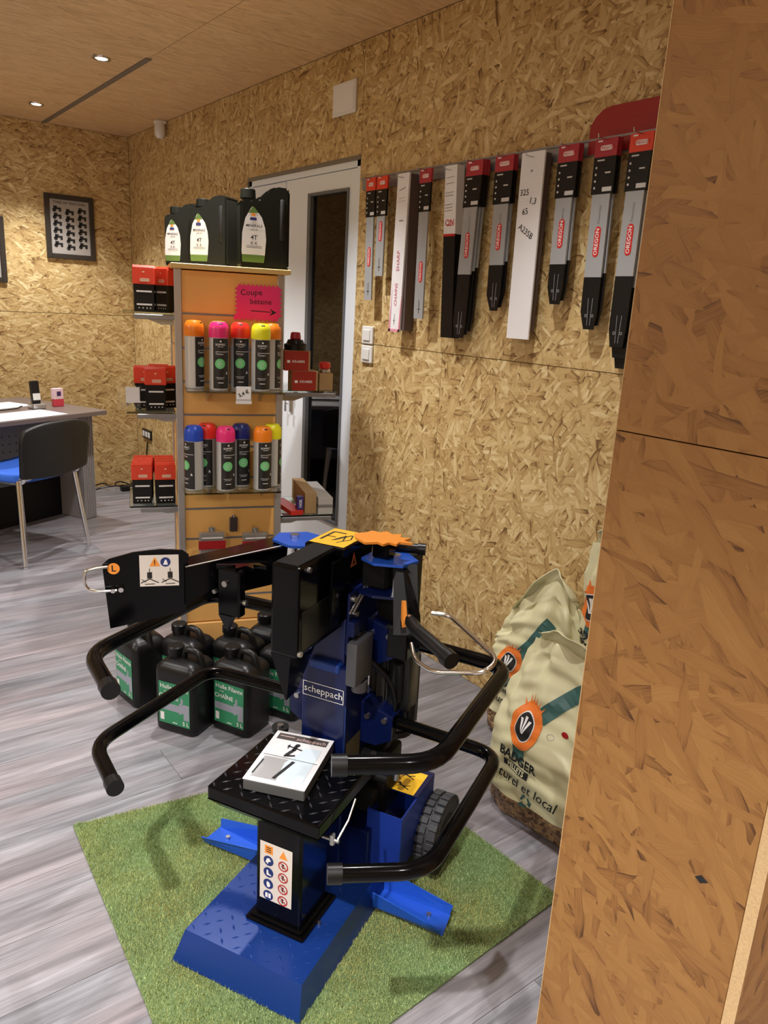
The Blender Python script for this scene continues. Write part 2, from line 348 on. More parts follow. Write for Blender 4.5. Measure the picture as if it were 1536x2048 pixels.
# the pier in the foreground: the end of a partition, faced with board
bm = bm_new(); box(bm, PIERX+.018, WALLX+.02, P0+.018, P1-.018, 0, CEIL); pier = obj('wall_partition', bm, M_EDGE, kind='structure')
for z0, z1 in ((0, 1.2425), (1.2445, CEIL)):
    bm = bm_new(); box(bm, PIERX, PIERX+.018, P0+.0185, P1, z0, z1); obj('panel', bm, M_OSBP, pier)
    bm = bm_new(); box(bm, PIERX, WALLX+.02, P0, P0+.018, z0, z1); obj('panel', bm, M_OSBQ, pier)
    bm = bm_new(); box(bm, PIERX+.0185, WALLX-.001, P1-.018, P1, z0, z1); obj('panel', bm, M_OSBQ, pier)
bm = bm_new(); box(bm, PIERX-.0006, PIERX+.018, P1, P1+.0012, 0, CEIL); box(bm, PIERX-.001, PIERX-.0001, P0, P0+.017, 0, CEIL); obj('board_edge', bm, M_EDGE, pier)
bm = bm_new(); slab(bm, [(PIERX-.0004, .437, .629), (PIERX-.0004, .428, .624), (PIERX-.0004, .417, .632), (PIERX-.0004, .428, .637)], .0008); obj('knot_hole', bm, INK, pier)
# grey-brown strip along the ceiling seam
bm = bm_new(); box(bm, 1.385, 1.415, 3.72, BACKY, CEIL-.003, CEIL+.001); obj('trim_1', bm, mat('seam_grey', (.18, .14, .10), .8), kind='structure')
# floor of vinyl planks running towards the main wall
bm = bm_new(); box(bm, XL, WALLX+.1, YB, BACKY+.1, -.06, -.004); fl = obj('floor', bm, mat('joint_dark', (.10, .09, .09), .9), kind='structure')
PW, PL = .181, 1.22
pm = {}
row = 0; y = YB
while y < BACKY:
    ye = min(y+PW, BACKY); off = (row*.47+.13) % 1 * PL; x = XL-off
    while x < WALLX:
        a, c = max(x, XL), min(x+PL, WALLX)
        if c-a > .02 and ye-y > .01 and not (c < -1.3 or y < -.9):
            bm = bm_new(); box(bm, a+.0006, c-.0006, y+.0006, ye-.0006, -.004, 0); obj('plank', bm, M_PLANK, fl)
        x += PL
    y += PW; row += 1
bm = bm_new(); box(bm, XL, -1.3, YB, BACKY, -.004, -.0005); box(bm, -1.3, WALLX, YB, -.9, -.004, -.0005); obj('far_planking', bm, M_PLANK, fl)
# door in the main wall --------------------------------------------------
bm = bm_new()
for a, b_, c, d in ((DY0, DY0+.03, 0, DZ), (DY1-.03, DY1, 0, DZ), (DY0, DY1, DZ-.03, DZ)): box(bm, WALLX+.004, WALLX+.11, a, b_, c, d, .002)
dr = obj('door_1', bm, UPVC, kind='structure')
bm = bm_new(); box(bm, WALLX-.002, WALLX+.004, DY0-.004, DY1+.01, DZ-.004, DZ+.014); box(bm, WALLX-.002, WALLX+.004, DY1, DY1+.012, 0, DZ); obj('opening_edge', bm, mat('edge_grey', (.20, .17, .13), .7), dr)
X0 = WALLX+.008
bm = bm_new()
GY0, GY1, GZ0, GZ1 = 2.880, 3.215, .375, 1.885
for a, b_, c, d in ((DY0+.032, GY0, .01, DZ-.033), (GY1, 3.42, .01, DZ-.033), (GY0, GY1, .01, GZ0), (GY0, GY1, GZ1, DZ-.033)): box(bm, X0, X0+.05, a, b_, c, d)
leaf = obj('door_leaf', bm, UPVC, dr)
bm = bm_new()
for a, b_, c, d in ((GY0, GY0+.012, GZ0, GZ1), (GY1-.025, GY1, GZ0, GZ1), (GY0+.012, GY1-.025, GZ0, GZ0+.012), (GY0+.012, GY1-.025, GZ1-.012, GZ1)): box(bm, X0-.006, X0+.03, a, b_, c, d)
obj('glazing_bead', bm, mat('grey_seal', (.13, .14, .15), .5), leaf)
bm = bm_new(); box(bm, X0+.012, X0+.02, GY0+.01, GY1-.02, GZ0+.01, GZ1-.01); obj('pane', bm, DGLASS, leaf)
bm = bm_new(); box(bm, X0-.008, X0, 3.315, 3.345, .86, 1.06, .003); cyl(bm, (X0-.03, 3.33, .97), (X0, 3.33, .97), .011); box(bm, X0-.034, X0-.026, 3.322, 3.338, .955, 1.0, .002)
obj('lock_plate', bm, STEEL, leaf)
bm = bm_new(); tube(bm, fillet([(X0-.03, 3.335, .955), (X0-.034, 3.34, .91), (X0-.03, 3.32, .905)], .01), .003, 6); box(bm, X0-.036, X0-.032, 3.328, 3.346, .865, .915, .002); obj('key', bm, GREYM, leaf)
bm = bm_new(); box(bm, X0, X0+.045, 3.43, DY1-.032, .01, DZ-.033, .003); obj('fixed_panel', bm, UPVC, dr)
bm = bm_new(); cyl(bm, (X0+.25, DY0+.1, 0), (X0+.25, DY0+.1, .01), .01)
bm.free()
# dim passage behind the door glass
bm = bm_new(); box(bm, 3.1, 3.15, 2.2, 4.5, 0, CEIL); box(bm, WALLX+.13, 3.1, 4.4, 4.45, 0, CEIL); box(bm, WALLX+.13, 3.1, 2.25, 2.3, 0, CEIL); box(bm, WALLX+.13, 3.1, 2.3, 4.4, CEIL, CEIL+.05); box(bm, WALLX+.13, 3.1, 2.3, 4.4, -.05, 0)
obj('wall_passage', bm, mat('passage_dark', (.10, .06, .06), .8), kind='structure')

# ================================================================== LAMPS, SMALL WALL FITTINGS
EM = bpy.data.materials.new('lamp_glow'); EM.use_nodes = True; eb = EM.node_tree.nodes['Principled BSDF']; eb.inputs['Emission Color'].default_value = (1, .97, .93, 1); eb.inputs['Emission Strength'].default_value = 45
lamp_lab = {(1.24, 3.884): 'recessed round ceiling spotlight, the nearer and higher of the two lit ones', (1.24, 5.082): 'recessed round ceiling spotlight, the farther one by the back wall'}
lamp0 = None
for (x, y) in LAMP_SPOTS:
    lab = lamp_lab.get((x, y))
    if True:
        if lamp0 is None:
            lamp0 = thing('ceiling_spotlight', '', 'ceiling light', (x, y, CEIL), 0, 'recessed ceiling spotlights')
            bm = bm_new(); lathe(bm, [(.026, -.002), (.03, -.006), (.041, -.005), (.043, 0)], 24, cap=False); obj('ring', bm, CHROME, lamp0, 40)
            bm = bm_new(); lathe(bm, [(.001, -.0035), (.026, -.0035), (.026, -.001)], 20); obj('lens', bm, EM, lamp0)
            for sx in (-1, 1): bm = bm_new(); box(bm, sx*.043-.006, sx*.043+.006, -.008, .008, -.004, -.0005); obj('clip', bm, GREYM, lamp0)
            t = lamp0
        else: t = dup(lamp0, (x, y, CEIL), .6, '', 'recessed ceiling spotlights')
        t['label'] = lab or 'recessed ceiling spotlight beyond the edges of the photo'
t = thing('motion_sensor', 'small white motion sensor high in the corner where ceiling meets the right wall', 'sensor', (1.90, 4.90, CEIL))
bm = bm_new(); box(bm, -.03, .034, -.03, .03, -.02, 0, .006, 2); obj('base', bm, WHITE, t)
bm = bm_new(); lathe(bm, [(.03, -.02), (.033, -.05), (.03, -.085), (.018, -.1)], 20); obj('dome', bm, WHITE, t, 50)
t = thing('vent_plate', 'blank white rectangular plate on the wall above the door', 'plate', (WALLX, 2.922, 2.232))
bm = bm_new(); box(bm, -.012, 0, -.085, .085, -.063, .063, .004, 2); obj('cover', bm, WHITE, t)
bm = bm_new(); box(bm, -.0135, -.0125, -.075, .075, -.053, .053); obj('lid', bm, PAPER, t)
for nm, z, lab in (('upper', 1.281, 'upper white light switch beside the door'), ('lower', 1.201, 'lower white light switch beside the door')):
    t = thing('light_switch', lab, 'switch', (WALLX, 2.681, z), 0, 'light switches by the door')
    bm = bm_new(); box(bm, -.011, 0, -.039, .039, -.037, .037, .004, 2); obj('frame', bm, WHITE, t)
    bm = bm_new(); vs = box(bm, -.016, -.009, -.024, .024, -.023, .023, .002); obj('rocker', bm, WHITE, t)
t = thing('wall_socket', 'black triple wall socket low on the right wall behind the rack', 'socket', (WALLX, 5.372, .415))
bm = bm_new(); box(bm, -.012, 0, -.085, .085, -.035, .035, .003); obj('frame', bm, BLACKP, t)
for i in (-1, 0, 1): bm = bm_new(); box(bm, -.015, -.011, i*.052-.018, i*.052+.018, -.02, .02, .002); obj('outlet', bm, WHITE, t)
t = thing('floor_cable', 'loose black cable curling at the foot of the back corner', 'cable', (0, 0, 0))
bm = bm_new(); tube(bm, [(1.55+.11*math.cos(a)+.03*a, 5.45+.06*math.sin(a), .008+.02*(1+math.sin(a*1.7))) for a in [k*.4 for k in range(24)]], .005, 6)
tube(bm, fillet([(1.80, 5.5, .012), (1.86, 5.52, .02), (1.915, 5.38, .1), (1.93, 5.36, .36)], .08), .005, 6); obj('cord', bm, BLACKP, t)
bm = bm_new(); box(bm, 1.74, 1.88, 5.38, 5.44, .002, .04, .006); obj('power_strip', bm, BLACKP, t)

# ---- framed posters on the back wall
def poster(y0, x0, x1, z0, z1, label, title, ncol, nrow):
    t = thing('framed_poster', label, 'poster', ((x0+x1)/2, BACKY, (z0+z1)/2), 0, 'framed posters on the back wall'); W2, H2 = (x1-x0)/2, (z1-z0)/2; fr = .032
    FR = mat('dark_frame', (.035, .028, .022), .4)
    for a, b_, c, d in ((-W2, -W2+fr, -H2, H2), (W2-fr, W2, -H2, H2), (-W2+fr, W2-fr, -H2, -H2+fr), (-W2+fr, W2-fr, H2-fr, H2)):
        bm = bm_new(); box(bm, a, b_, -.02, 0, c, d, .003); obj('frame_rail', bm, FR, t)
    bm = bm_new(); box(bm, -W2+fr, W2-fr, -.008, -.002, -H2+fr, H2-fr); sh = obj('print', bm, mat('poster_paper', (.40, .37, .34), .5), t)
    mp = plane((0, -.0085, 0), (1, 0, 0), (0, 0, 1))
    d = Dec(mp); pw = 2*(W2-fr); ph = 2*(H2-fr)
    d.text(title, pw/len(title)*1.45, 0, ph/2-.02, bold=.01)
    for i in range(ncol):
        for j in range(nrow):
            cx = (i-(ncol-1)/2)*pw/ncol*.95; cy = ph/2-.062-j*(ph-.075)/nrow - (.014 if i == 1 else 0)
            s = pw/ncol*.36
            d.rect(cx-s*.7, cy-s*.05, cx+s*.9, cy+s*.38); d.disc(cx-s*.55, cy-s*.2, s*.42, n=10, rings=1); d.disc(cx+s*.65, cy-s*.25, s*.28, n=8, rings=1); d.rect(cx-s*.7, cy+s*.3, cx+s*.05, cy+s*.7)
    d.make('picture', INK, sh)
poster(0, 1.371, 1.686, 1.60, 2.005, 'dark-framed poster of small tractor drawings in rows on the back wall', 'TYPES OF TRACTORS', 3, 6)
poster(0, .80, 1.118, 1.425, 1.83, 'dark-framed poster cut off by the left edge of the photo', 'TYPES OF TRACTORS', 3, 6)

# ================================================================== WALL RAIL WITH CHAINSAW BARS
t = thing('hanging_rail', 'long grey metal rail on the wall that carries the hooks of the saw bars', 'rail', (WALLX, 0, 0))
bm = bm_new(); box(bm, -.01, 0, 1.37, 2.765, 1.862, 1.908, .002); box(bm, -.014, -.009, 1.37, 2.765, 1.902, 1.908); obj('profile', bm, GREYM, t)
t = tag(None or obj('header_tab', (lambda bm: (prism(bm, [(-.10, .012), (-.10, -.065), (.125, -.065), (.125, .058), (-.03, .058), (-.06, .052), (-.085, .034)], 0, .002, Matrix(((0, 0, -1, 0), (-1, 0, 0, 0), (0, 1, 0, 0), (0, 0, 0, 1)))), bm)[1])(bm_new()), mat('red_sheet', (.33, .02, .02), .35)), 'dark red sheet-metal tab with a rounded end sticking up above the rail', 'sign')
t.location = (WALLX-.012, 1.50, 1.93)
def pill(d, cx, cy, w_, h_):
    d.poly(rrect(cx-w_/2, cx+w_/2, cy-h_/2, cy+h_/2, min(w_, h_)*.499, 6)); return d
def hang_map(yc, X): # x to the right in the photo = -Y ; y up
    return plane((X, yc, 0), (0, -1, 0), (0, 0, 1))
def sawbar(name, label, yt, yb, wt, wb, zb, zs, X, kind, front=True, group=None):
    """one packed guide bar: red header card, black card, silver sleeve, dark nose"""
    yc = yt; zt = 1.893; zr = 1.845; zc = 1.746; th = .008
    t = thing(name, label, 'saw bar', (X, yc, 0), 0, group)
    def slabp(nm, pts, m, th_=th, dx=0):
        bm = bm_new(); prism(bm, pts, 0, th_, Matrix(((0, 0, 1, dx), (-1, 0, 0, 0), (0, 1, 0, 0), (0, 0, 0, 1)))); return obj(nm, bm, m, t)
    dy = -(yb-yc)
    hw, hb = wt/2, wb/2
    def cx(z): return dy*(zt-z)/(zt-zb)
    if kind == 'bar':
        slabp('header_card', [(-hw, zr), (hw, zr), (hw, zt), (-hw, zt)], REDO if (yt > 2.5 or yt < 1.45) and front else mat('card_red', (.42, .03, .045), .4))
        slabp('info_card', [(-hw+cx(zc), zc), (hw+cx(zc)-.002, zc), (hw, zr-.0003), (-hw, zr-.0003)], BLACKP)
        nose = .7 if wb > .03 else .5
        k = hw*.86
        slv = slabp('sleeve', [(-k+cx(zs), zs), (k*.85+cx(zs), zs), (k+cx(zc)-.004, zc-.0003), (-k+cx(zc), zc-.0003)], SILV, th*.8, .001)
        if zs > zb+.03:
            slabp('nose_sleeve', [(-hb*.7+dy, zb), (hb*.7+dy, zb), (k*.8+cx(zb+.05), zb+.05), (k*.85+cx(zs), zs-.0003), (-k+cx(zs), zs-.0003), (-k+cx(zb+.05), zb+.05)], BLACKP, th*.8, .001)
        if not front: return t
        mp = plane((-.0003, 0, 0), (0, -1, 0), (0, 0, 1))
        d = Dec(mp); pill(d, .002, 1.868, wt*.55, .013); d.rect(-hw*.75, 1.885, -hw*.35, 1.889); d.make('logo', WINK, t)
        mp2 = plane((-.0004, 0, 0), (0, -1, 0), (0, 0, 1)); Dec(mp2, .0009).text('OREGON', .0125 if wt > .07 else .010, .002, 1.868, bold=.012).make('lettering', RED, t)
        d = Dec(mp); c = cx(1.76)
        for i in range(4): d.disc(-hw*.72+c, 1.763+i*.018, .0035, n=8, rings=1)
        d.rect(.0*hw+c, 1.752, hw*.85+c, 1.764); d.rect(hw*.1+c, 1.80, hw*.6+c, 1.804); d.rect(-hw*.7+c, 1.834, -hw*.05+c, 1.838); d.make('card_print', mat('pale_ink', (.62, .62, .60), .5), t)
        ln = .085 if wt > .07 else .075; zc2 = zs+.035+ln/2 if zs > zb+.03 else zb+.17
        if kind == 'bar' and zs > zb+.03: zc2 = zs+.02+ln/2+ (zc-zs-ln)*.25
        d = Dec(plane((.0008, 0, 0), (0, -1, 0), (0, 0, 1))); c = cx(zc2); pill(d, c, zc2, .021, ln); d.make('logo', RED, t)
        Dec(plane((.0004, 0, 0), (0, -1, 0), (0, 0, 1)), .0009).text('OREGON', ln*.205, c, zc2, math.pi/2, bold=.012).make('lettering', WINK, t)
        d = Dec(plane((.0006, 0, 0), (0, -1, 0), (0, 0, 1)))
        if zs > zb+.03:
            for q in (-.008, .008): d.line(cx(zb)+q*.6, zb+.012, cx(zb+.09)+q, zb+.09, .0012)
            for q in (-.012, .012): d.ring(cx(zb+.04)+q, zb+.04, .003, .0045, 10)
            d.make('sleeve_print', SILV, t)
            Dec(plane((.0006, 0, 0), (0, -1, 0), (0, 0, 1))).text('PowerCut', .012, cx(zc-.05), zc-.055, math.pi/2).make('lettering', GREYM, t)
        else:
            d.line(cx(zb)+0, zb+.02, cx(zb+.07), zb+.07, .0022); d.line(cx(zb+.035)-.01, zb+.035, cx(zb+.035)+.01, zb+.035, .0015); d.make('sleeve_print', INK, t)
        bm = bm_new(); tube(bm, [(.04, 0, zt-.004), (-.035, 0, zt-.004), (-.038, 0, zt-.004), (-.04, 0, zt+.006)], .0018, 6); obj('hook', bm, STEEL, t)
    return t
BARS = [ # yt, yb, wt, wb, zb, zs, layers, label
 (2.638, 2.626, .062, .042, 1.424, 1.424, 1, 'all-silver packed chainsaw bar at the left end of the rail, next to the door'),
 (2.562, 2.559, .066, .044, 1.519, 1.519, 1, 'short all-silver packed chainsaw bar, second from the door'),
 (2.299, 2.292, .066, .040, 1.364, 1.364, 1, 'all-silver packed chainsaw bar just right of the white and pink box'),
 (2.041, 2.060, .080, .056, 1.308, 1.525, 3, 'packed chainsaw bar with long dark nose, touching the half-white black box'),
 (1.901, 1.897, .082, .040, 1.407, 1.555, 2, 'packed chainsaw bar hanging just left of the plain white box'),
 (1.637, 1.632, .076, .050, 1.436, 1.555, 2, 'short packed chainsaw bar hanging just right of the plain white box'),
 (1.501, 1.491, .077, .050, 1.367, 1.517, 2, 'packed chainsaw bar under the left half of the red tab'),
 (1.385, 1.383, .074, .062, 1.322, 1.520, 3, 'packed chainsaw bar at the right end of the rail, with the largest logo'),
]
for i, (yt, yb, wt, wb, zb, zs, n, lab) in enumerate(BARS):
    sawbar('chainsaw_bar', lab, yt, yb, wt, wb, zb, zs, 1.885, 'bar', True, 'packed chainsaw bars on the rail')
    for k in range(1, n):
        dz = .012*k if i != 7 else -.03*k
        sawbar('chainsaw_bar', 'packed chainsaw bar hidden behind the front one on the same hook', yt-.0025*k, yb-.006*k, wt, wb, zb+dz, zs+dz, 1.885+.011*k, 'bar', False, 'chainsaw bars hanging behind the front ones')
def hung_box(name, label, yt, yb, w_, z0, dep, m, split=None, m2=None):
    t = thing(name, label, 'box', (1.885, yt, 0), 0, 'long boxes hung between the saw bars'); dy = yt-yb; zt = 1.89
    def pr(nm, za, zb_, m):
        ca, cb = dy*(zt-za)/(zt-z0), dy*(zt-zb_)/(zt-z0)
        bm = bm_new(); hexa(bm, [(0, -(ca-w_/2), za), (0, -(ca+w_/2), za), (dep, -(ca+w_/2), za), (dep, -(ca-w_/2), za), (0, -(cb-w_/2), zb_), (0, -(cb+w_/2), zb_), (dep, -(cb+w_/2), zb_), (dep, -(cb-w_/2), zb_)]); return obj(nm, bm, m, t)
    if split: pr('carton_top', split, zt, m); pr('carton_bottom', z0, split-.0003, m2)
    else: pr('carton', z0, zt, m)
    bm = bm_new(); tube(bm, [(.02, 0, zt-.016), (-.03, 0, zt-.016), (-.034, 0, zt-.006)], .0018, 6); obj('hook', bm, STEEL, t)
    return t, plane((-.0003, 0, 0), (0, -1, 0), (0, 0, 1))
DKS = mat('dark_box_side', (.10, .07, .07), .5)
t, mp = hung_box('chain_box', 'narrow white hanging box with pink lower end and red vertical lettering', 2.428, 2.438, .070, 1.308, .008, PAPER)
bm = bm_new(); hexa(bm, [(.0085, -.044, 1.315), (.0085, .024, 1.315), (.052, .024, 1.315), (.052, -.044, 1.315), (.0085, -.034, 1.888), (.0085, .034, 1.888), (.052, .034, 1.888), (.052, -.034, 1.888)]); obj('dark_carton', bm, DKS, t)
dd = .010
d = Dec(mp); d.poly([(-.046, 1.308), (-.034, 1.308), (-.032, 1.50), (-.036, 1.42)]); d.poly([(.016, 1.308), (.026, 1.308), (.030, 1.46), (.022, 1.40)]); d.rect(-.046, 1.308, .026, 1.318); d.make('pink_band', mat('pale_pink', (.72, .28, .38), .5), t)
Dec(mp, .001).text('SHARP', .026, -.004, 1.575, math.pi/2).text('CHAINS', .024, -.008, 1.45, math.pi/2).make('lettering', mat('rose_ink', (.65, .18, .26), .5), t)
d = Dec(mp, .001); d.line(-.012, 1.335, -.010, 1.375, .002); d.line(-.018, 1.35, -.004, 1.352, .0015); d.rect(-.012, 1.72, .012, 1.724); d.line(-.02, 1.83, .02, 1.84, .002); d.line(-.02, 1.80, .018, 1.805, .0012); d.line(-.02, 1.79, .018, 1.792, .0012); d.make('print', GREYM, t)
bm = bm_new(); hexa(bm, [(.003, -.0365, 1.31), (.003, -.0372, 1.31), (.05, -.0372, 1.31), (.05, -.0365, 1.31), (.003, -.0365, 1.888), (.003, -.0372, 1.888), (.05, -.0372, 1.888), (.05, -.0365, 1.888)]); bm.free()
t, mp = hung_box('chain_box', 'narrow hanging box, white upper half over a black lower half with a red line between', 2.160, 2.124, .062, 1.304, .035, PAPER, 1.662, BLACKP)
d = Dec(mp); d.poly([(-.029+.015, 1.655), (.033+.012, 1.655), (.033+.012, 1.663), (-.029+.012, 1.663)]); d.text('ON', .03, .012, 1.70, 0, bold=.01); d.rect(.0, 1.69, .026, 1.693); d.make('red_line', RED, t)
d = Dec(mp, .0008); 
for z_ in (1.74, 1.75, 1.76, 1.79, 1.80, 1.83, 1.85): d.line(-.02, z_, .022, z_+.002, .0018)
d.make('print', GREYM, t)
t, mp = hung_box('chain_box', 'broad plain white hanging box with handwritten numbers', 1.777, 1.773, .096, 1.322, .006, PAPER)
bm = bm_new(); hexa(bm, [(.0065, -.042, 1.345), (.0065, .040, 1.345), (.034, .040, 1.345), (.034, -.042, 1.345), (.0065, -.046, 1.885), (.0065, .046, 1.885), (.034, .046, 1.885), (.034, -.046, 1.885)]); obj('dark_carton', bm, mat('dark_box_side', (.10, .07, .07)), t)
d = Dec(mp, .001); d.text('325', .026, -.022, 1.772, .0); d.text('1,3', .026, .016, 1.745, -.2); d.text('65', .026, -.012, 1.715, .1); d.text('A235B', .026, -.002, 1.655, -.55); d.text('oi', .012, .0, 1.835); d.make('handwriting', INK, t)

# ================================================================== DISPLAY RACK
RO = Vector((1.30, 2.69, 0)); RA = math.radians(-19.2)
rack = thing('display_rack', 'square orange slatwall display rack with aluminium posts and glass shelves', 'display rack', RO, RA)
bm = bm_new(); box(bm, -.215, .222, -.03, .41, 1.497, 1.515, .002); obj('top_board', bm, WOODT, rack)
for x in (-.19, .19):
    for y in (.006, .375): bm = bm_new(); box(bm, x-.013, x+.013, y-.008, y+.018, 0.02, 1.497, .002); obj('post', bm, ALU, rack)
ZS = [0.10, .213, .338, .463, .588, .713, .838, .963, 1.089, 1.214, 1.339, 1.497]
for face in range(4):
    for a, b_ in zip(ZS, ZS[1:]):
        bm = bm_new()
        if face == 0: box(bm, -.177, .177, .004, .018, a+.004, b_-.004, .0015)
        elif face == 1: box(bm, -.177, .177, .372, .386, a+.004, b_-.004)
        elif face == 2: box(bm, -.196, -.182, .025, .366, a+.004, b_-.004)
        else: box(bm, .182, .196, .025, .366, a+.004, b_-.004)
        obj('slat', bm, WOODP, rack)
bm = bm_new(); box(bm, -.178, .178, .0145, .02, .1, 1.49); box(bm, -.178, .178, .370, .3745, .1, 1.49); box(bm, -.184, -.180, .02, .37, .1, 1.49); box(bm, .180, .184, .02, .37, .1, 1.49); obj('core', bm, GREYM, rack)
bm = bm_new()
for a in ZS[1:-1]: box(bm, -.177, .177, .0035, .016, a+.0015, a+.0038); box(bm, -.177, .177, .0035, .016, a-.0038, a-.0015)
obj('groove_insert', bm, ALU, rack)
bm = bm_new(); box(bm, -.2, .2, -.005, .39, 0, .1, .003); obj('plinth', bm, WOODP, rack)
def gshelf(x0, x1, y0, y1, z, brk, edge=None):
    bm = bm_new(); box(bm, x0, x1, y0, y1, z-.007, z, .001); sh = obj('shelf', bm, GLASS, rack)
    for b_ in brk: bm = bm_new(); slab(bm, b_, .004); obj('bracket', bm, STEEL, sh)
    if edge: bm = bm_new(); box(bm, *edge, .002); obj('edge_strip', bm, GREYM, sh)
gshelf(-.172, .182, -.15, 0, 1.071, [[(x, .002, 1.063), (x, -.12, 1.063), (x, -.02, 1.02), (x, .002, 1.02)] for x in (-.09, .11)])
gshelf(-.186, .176, -.15, 0, .690, [[(x, .002, .682), (x, -.12, .682), (x, -.02, .64), (x, .002, .64)] for x in (-.09, .12)])
for z in (1.338, .972, .604):
    gshelf(-.385, -.205, .01, .33, z, [[(-.205, y, z-.008), (-.35, y, z-.008), (-.25, y, z-.045), (-.205, y, z-.045)] for y in (.06, .27)], (-.345, -.2, .006, .012, z-.026, z-.008))
for z in (1.060, .545):
    gshelf(.205, .425, .01, .33, z, [[(.205, y, z-.008), (.36, y, z-.008), (.26, y, z-.045), (.205, y, z-.045)] for y in (.06, .27)], (.21, .42, .005, .011, z-.022, z-.006))
def RW(a, n, z): c, s = math.cos(RA), math.sin(RA); return Vector((RO.x+a*c-n*s, RO.y+a*s+n*c, z))
# starburst sign
t = thing('starburst_sign', 'pink starburst card with handwriting and an arrow pointing right', 'sign', RW(.105, -.004, 1.390), RA)
P = [((.094 if k % 2 else .078)*math.cos(2*math.pi*k/44)*1.0, (.076 if k % 2 else .06)*math.sin(2*math.pi*k/44)) for k in range(44)]
P = [(max(-.083, min(.083, x*1.15)), max(-.066, min(.066, y*1.2))) for x, y in P]
P = []
for k in range(11): P += [(-.078+k*.0156, .058), (-.0702+k*.0156, .068)] if k < 10 else [(.078, .058)]
for k in range(7): P += [(.090, .050-k*.0155), (.078, .042-k*.0155)]
for k in range(11): P += [(.0702-k*.0156, -.068), (.0624-k*.0156, -.058)]
for k in range(7): P += [(-.090, -.045+k*.0155), (-.078, -.037+k*.0155)]
bm = bm_new(); prism(bm, P, 0, .0012, Matrix(((1, 0, 0, 0), (0, 0, -1, 0), (0, 1, 0, 0), (0, 0, 0, 1)))); obj('card', bm, PINK, t)
mp = plane((0, -.0013, 0), (1, 0, 0), (0, 0, 1)); d = Dec(mp); d.text('Coupe', .030, -.028, .036, .05); d.text('bétaine', .028, .008, .004, .02)
d.strokes([(-.03, -.030), (.045, -.032)], .003); d.poly([(.04, -.018), (.068, -.033), (.04, -.046), (.052, -.032)]); d.make('handwriting', INK, t)
# ---- spray cans
can0 = None
CAPS = {'orange': (.92, .24, .01), 'pink': (.88, .03, .22), 'yellow': (.88, .86, .02), 'red': (.86, .035, .02), 'blue': (.012, .07, .55), 'dark blue': (.008, .02, .18)}
capm = {k: mat('cap_'+k.replace(' ', '_'), v, .35) for k, v in CAPS.items()}
CR = .0345
def make_can(loc, rz, label, cname):
    t = thing('spray_can', label, 'spray can', loc, rz, 'marking spray cans on the front shelves')
    bm = bm_new(); lathe(bm, [(CR-.003, .0), (CR, .004), (CR, .192), (CR-.003, .196), (.022, .204)], 28); obj('body', bm, mat('can_metal', (.62, .63, .64), .35, .4), t, 35)
    def mp(x, y, h=0): a = -math.pi/2 + x/CR; return Vector(((CR+h)*math.cos(a), (CR+h)*math.sin(a), y))
    d = Dec(mp, .0004); d.rect(-.030, .008, .034, .188, 14, 1); lb = d.make('label_wrap', mat('label_black', (.018, .017, .018), .4), t)
    Dec(mp, .0009).disc(-.004, .098, .0185, n=20).make('round_badge', LGREEN, t)
    d = Dec(mp, .0013)
    for k, w_ in enumerate((.010, .014, .015, .010)): d.rect(-.004-w_/2*1.4, .106-k*.006, -.004+w_/2*1.4, .1072-k*.006, 3)
    d.text('SOPPEC', .0105, -.002, .166, bold=.01); d.disc(-.002, .178, .0035, n=8, rings=1); d.rect(-.012, .158, .008, .1595, 3); d.rect(-.02, .140, .03, .1415, 6); d.text('Tempo', .010, -.006, .133)
    d.text('&', .013, .022, .064, bold=.02); d.rect(-.02, .048, .012, .0492, 4); d.rect(-.016, .043, .008, .0442, 3); d.rect(-.012, .028, .008, .0305, 3); d.make('lettering', WINK, t)
    bm = bm_new(); lathe(bm, [(CR+.0012, .190), (CR+.0016, .200), (CR+.0012, .222), (CR-.002, .236), (CR-.010, .245), (.010, .247)], 24)
    obj('cap', bm, capm[cname], t, 30)
    bm = bm_new(); box(bm, -.007, .007, -CR+.003, -CR+.010, .232, .241, .002); obj('nozzle', bm, INK, t)
    return t
CANS = [(-.137, -.045, 0, 'orange', .9, 'orange-capped spray can at the left end of the upper front shelf'), (-.053, -.095, 0, 'pink', .15, 'pink-capped spray can at the front of the upper shelf'),
 (-.047, -.018, 0, 'yellow', 0, 'yellow-capped spray can behind the pink one on the upper shelf'), (.030, -.052, 0, 'red', 0, 'red-capped spray can in the middle of the upper shelf'),
 (.100, -.103, 0, 'yellow', .1, 'yellow-capped spray can at the front right of the upper shelf'), (.150, -.042, 0, 'orange', 1.1, 'orange-capped spray can at the right end of the upper shelf, behind the yellow one'),
 (-.146, -.085, 1, 'blue', -1.0, 'bright-blue-capped spray can at the left end of the lower front shelf'), (-.092, -.028, 1, 'red', -.5, 'red-capped spray can at the back left of the lower shelf'),
 (-.030, -.103, 1, 'pink', .25, 'pink-capped spray can at the front of the lower shelf'), (.036, -.035, 1, 'dark blue', .3, 'navy-capped spray can at the back of the lower shelf'),
 (.110, -.105, 1, 'orange', .25, 'orange-capped spray can at the front right of the lower shelf'), (.158, -.04, 1, 'yellow', 1.4, 'yellow-capped spray can at the back right of the lower shelf')]
for a, n, row, c, r, lab in CANS:
    p = RW(a, n, 1.0712 if not row else .6902)
    if can0 is None: can0 = make_can(p, RA+r, lab, c)
    else: dup(can0, p, RA+r, lab, None, {'cap': capm[c]})
t = thing('price_tag', 'white handwritten price tag clipped to the upper front shelf', 'price tag', RW(.03, -.153, 1.075), RA)
bm = bm_new(); box(bm, -.028, .028, -.004, .0, -.048, .016, .001); obj('holder', bm, mat('tag_grey', (.5, .5, .5), .4), t)
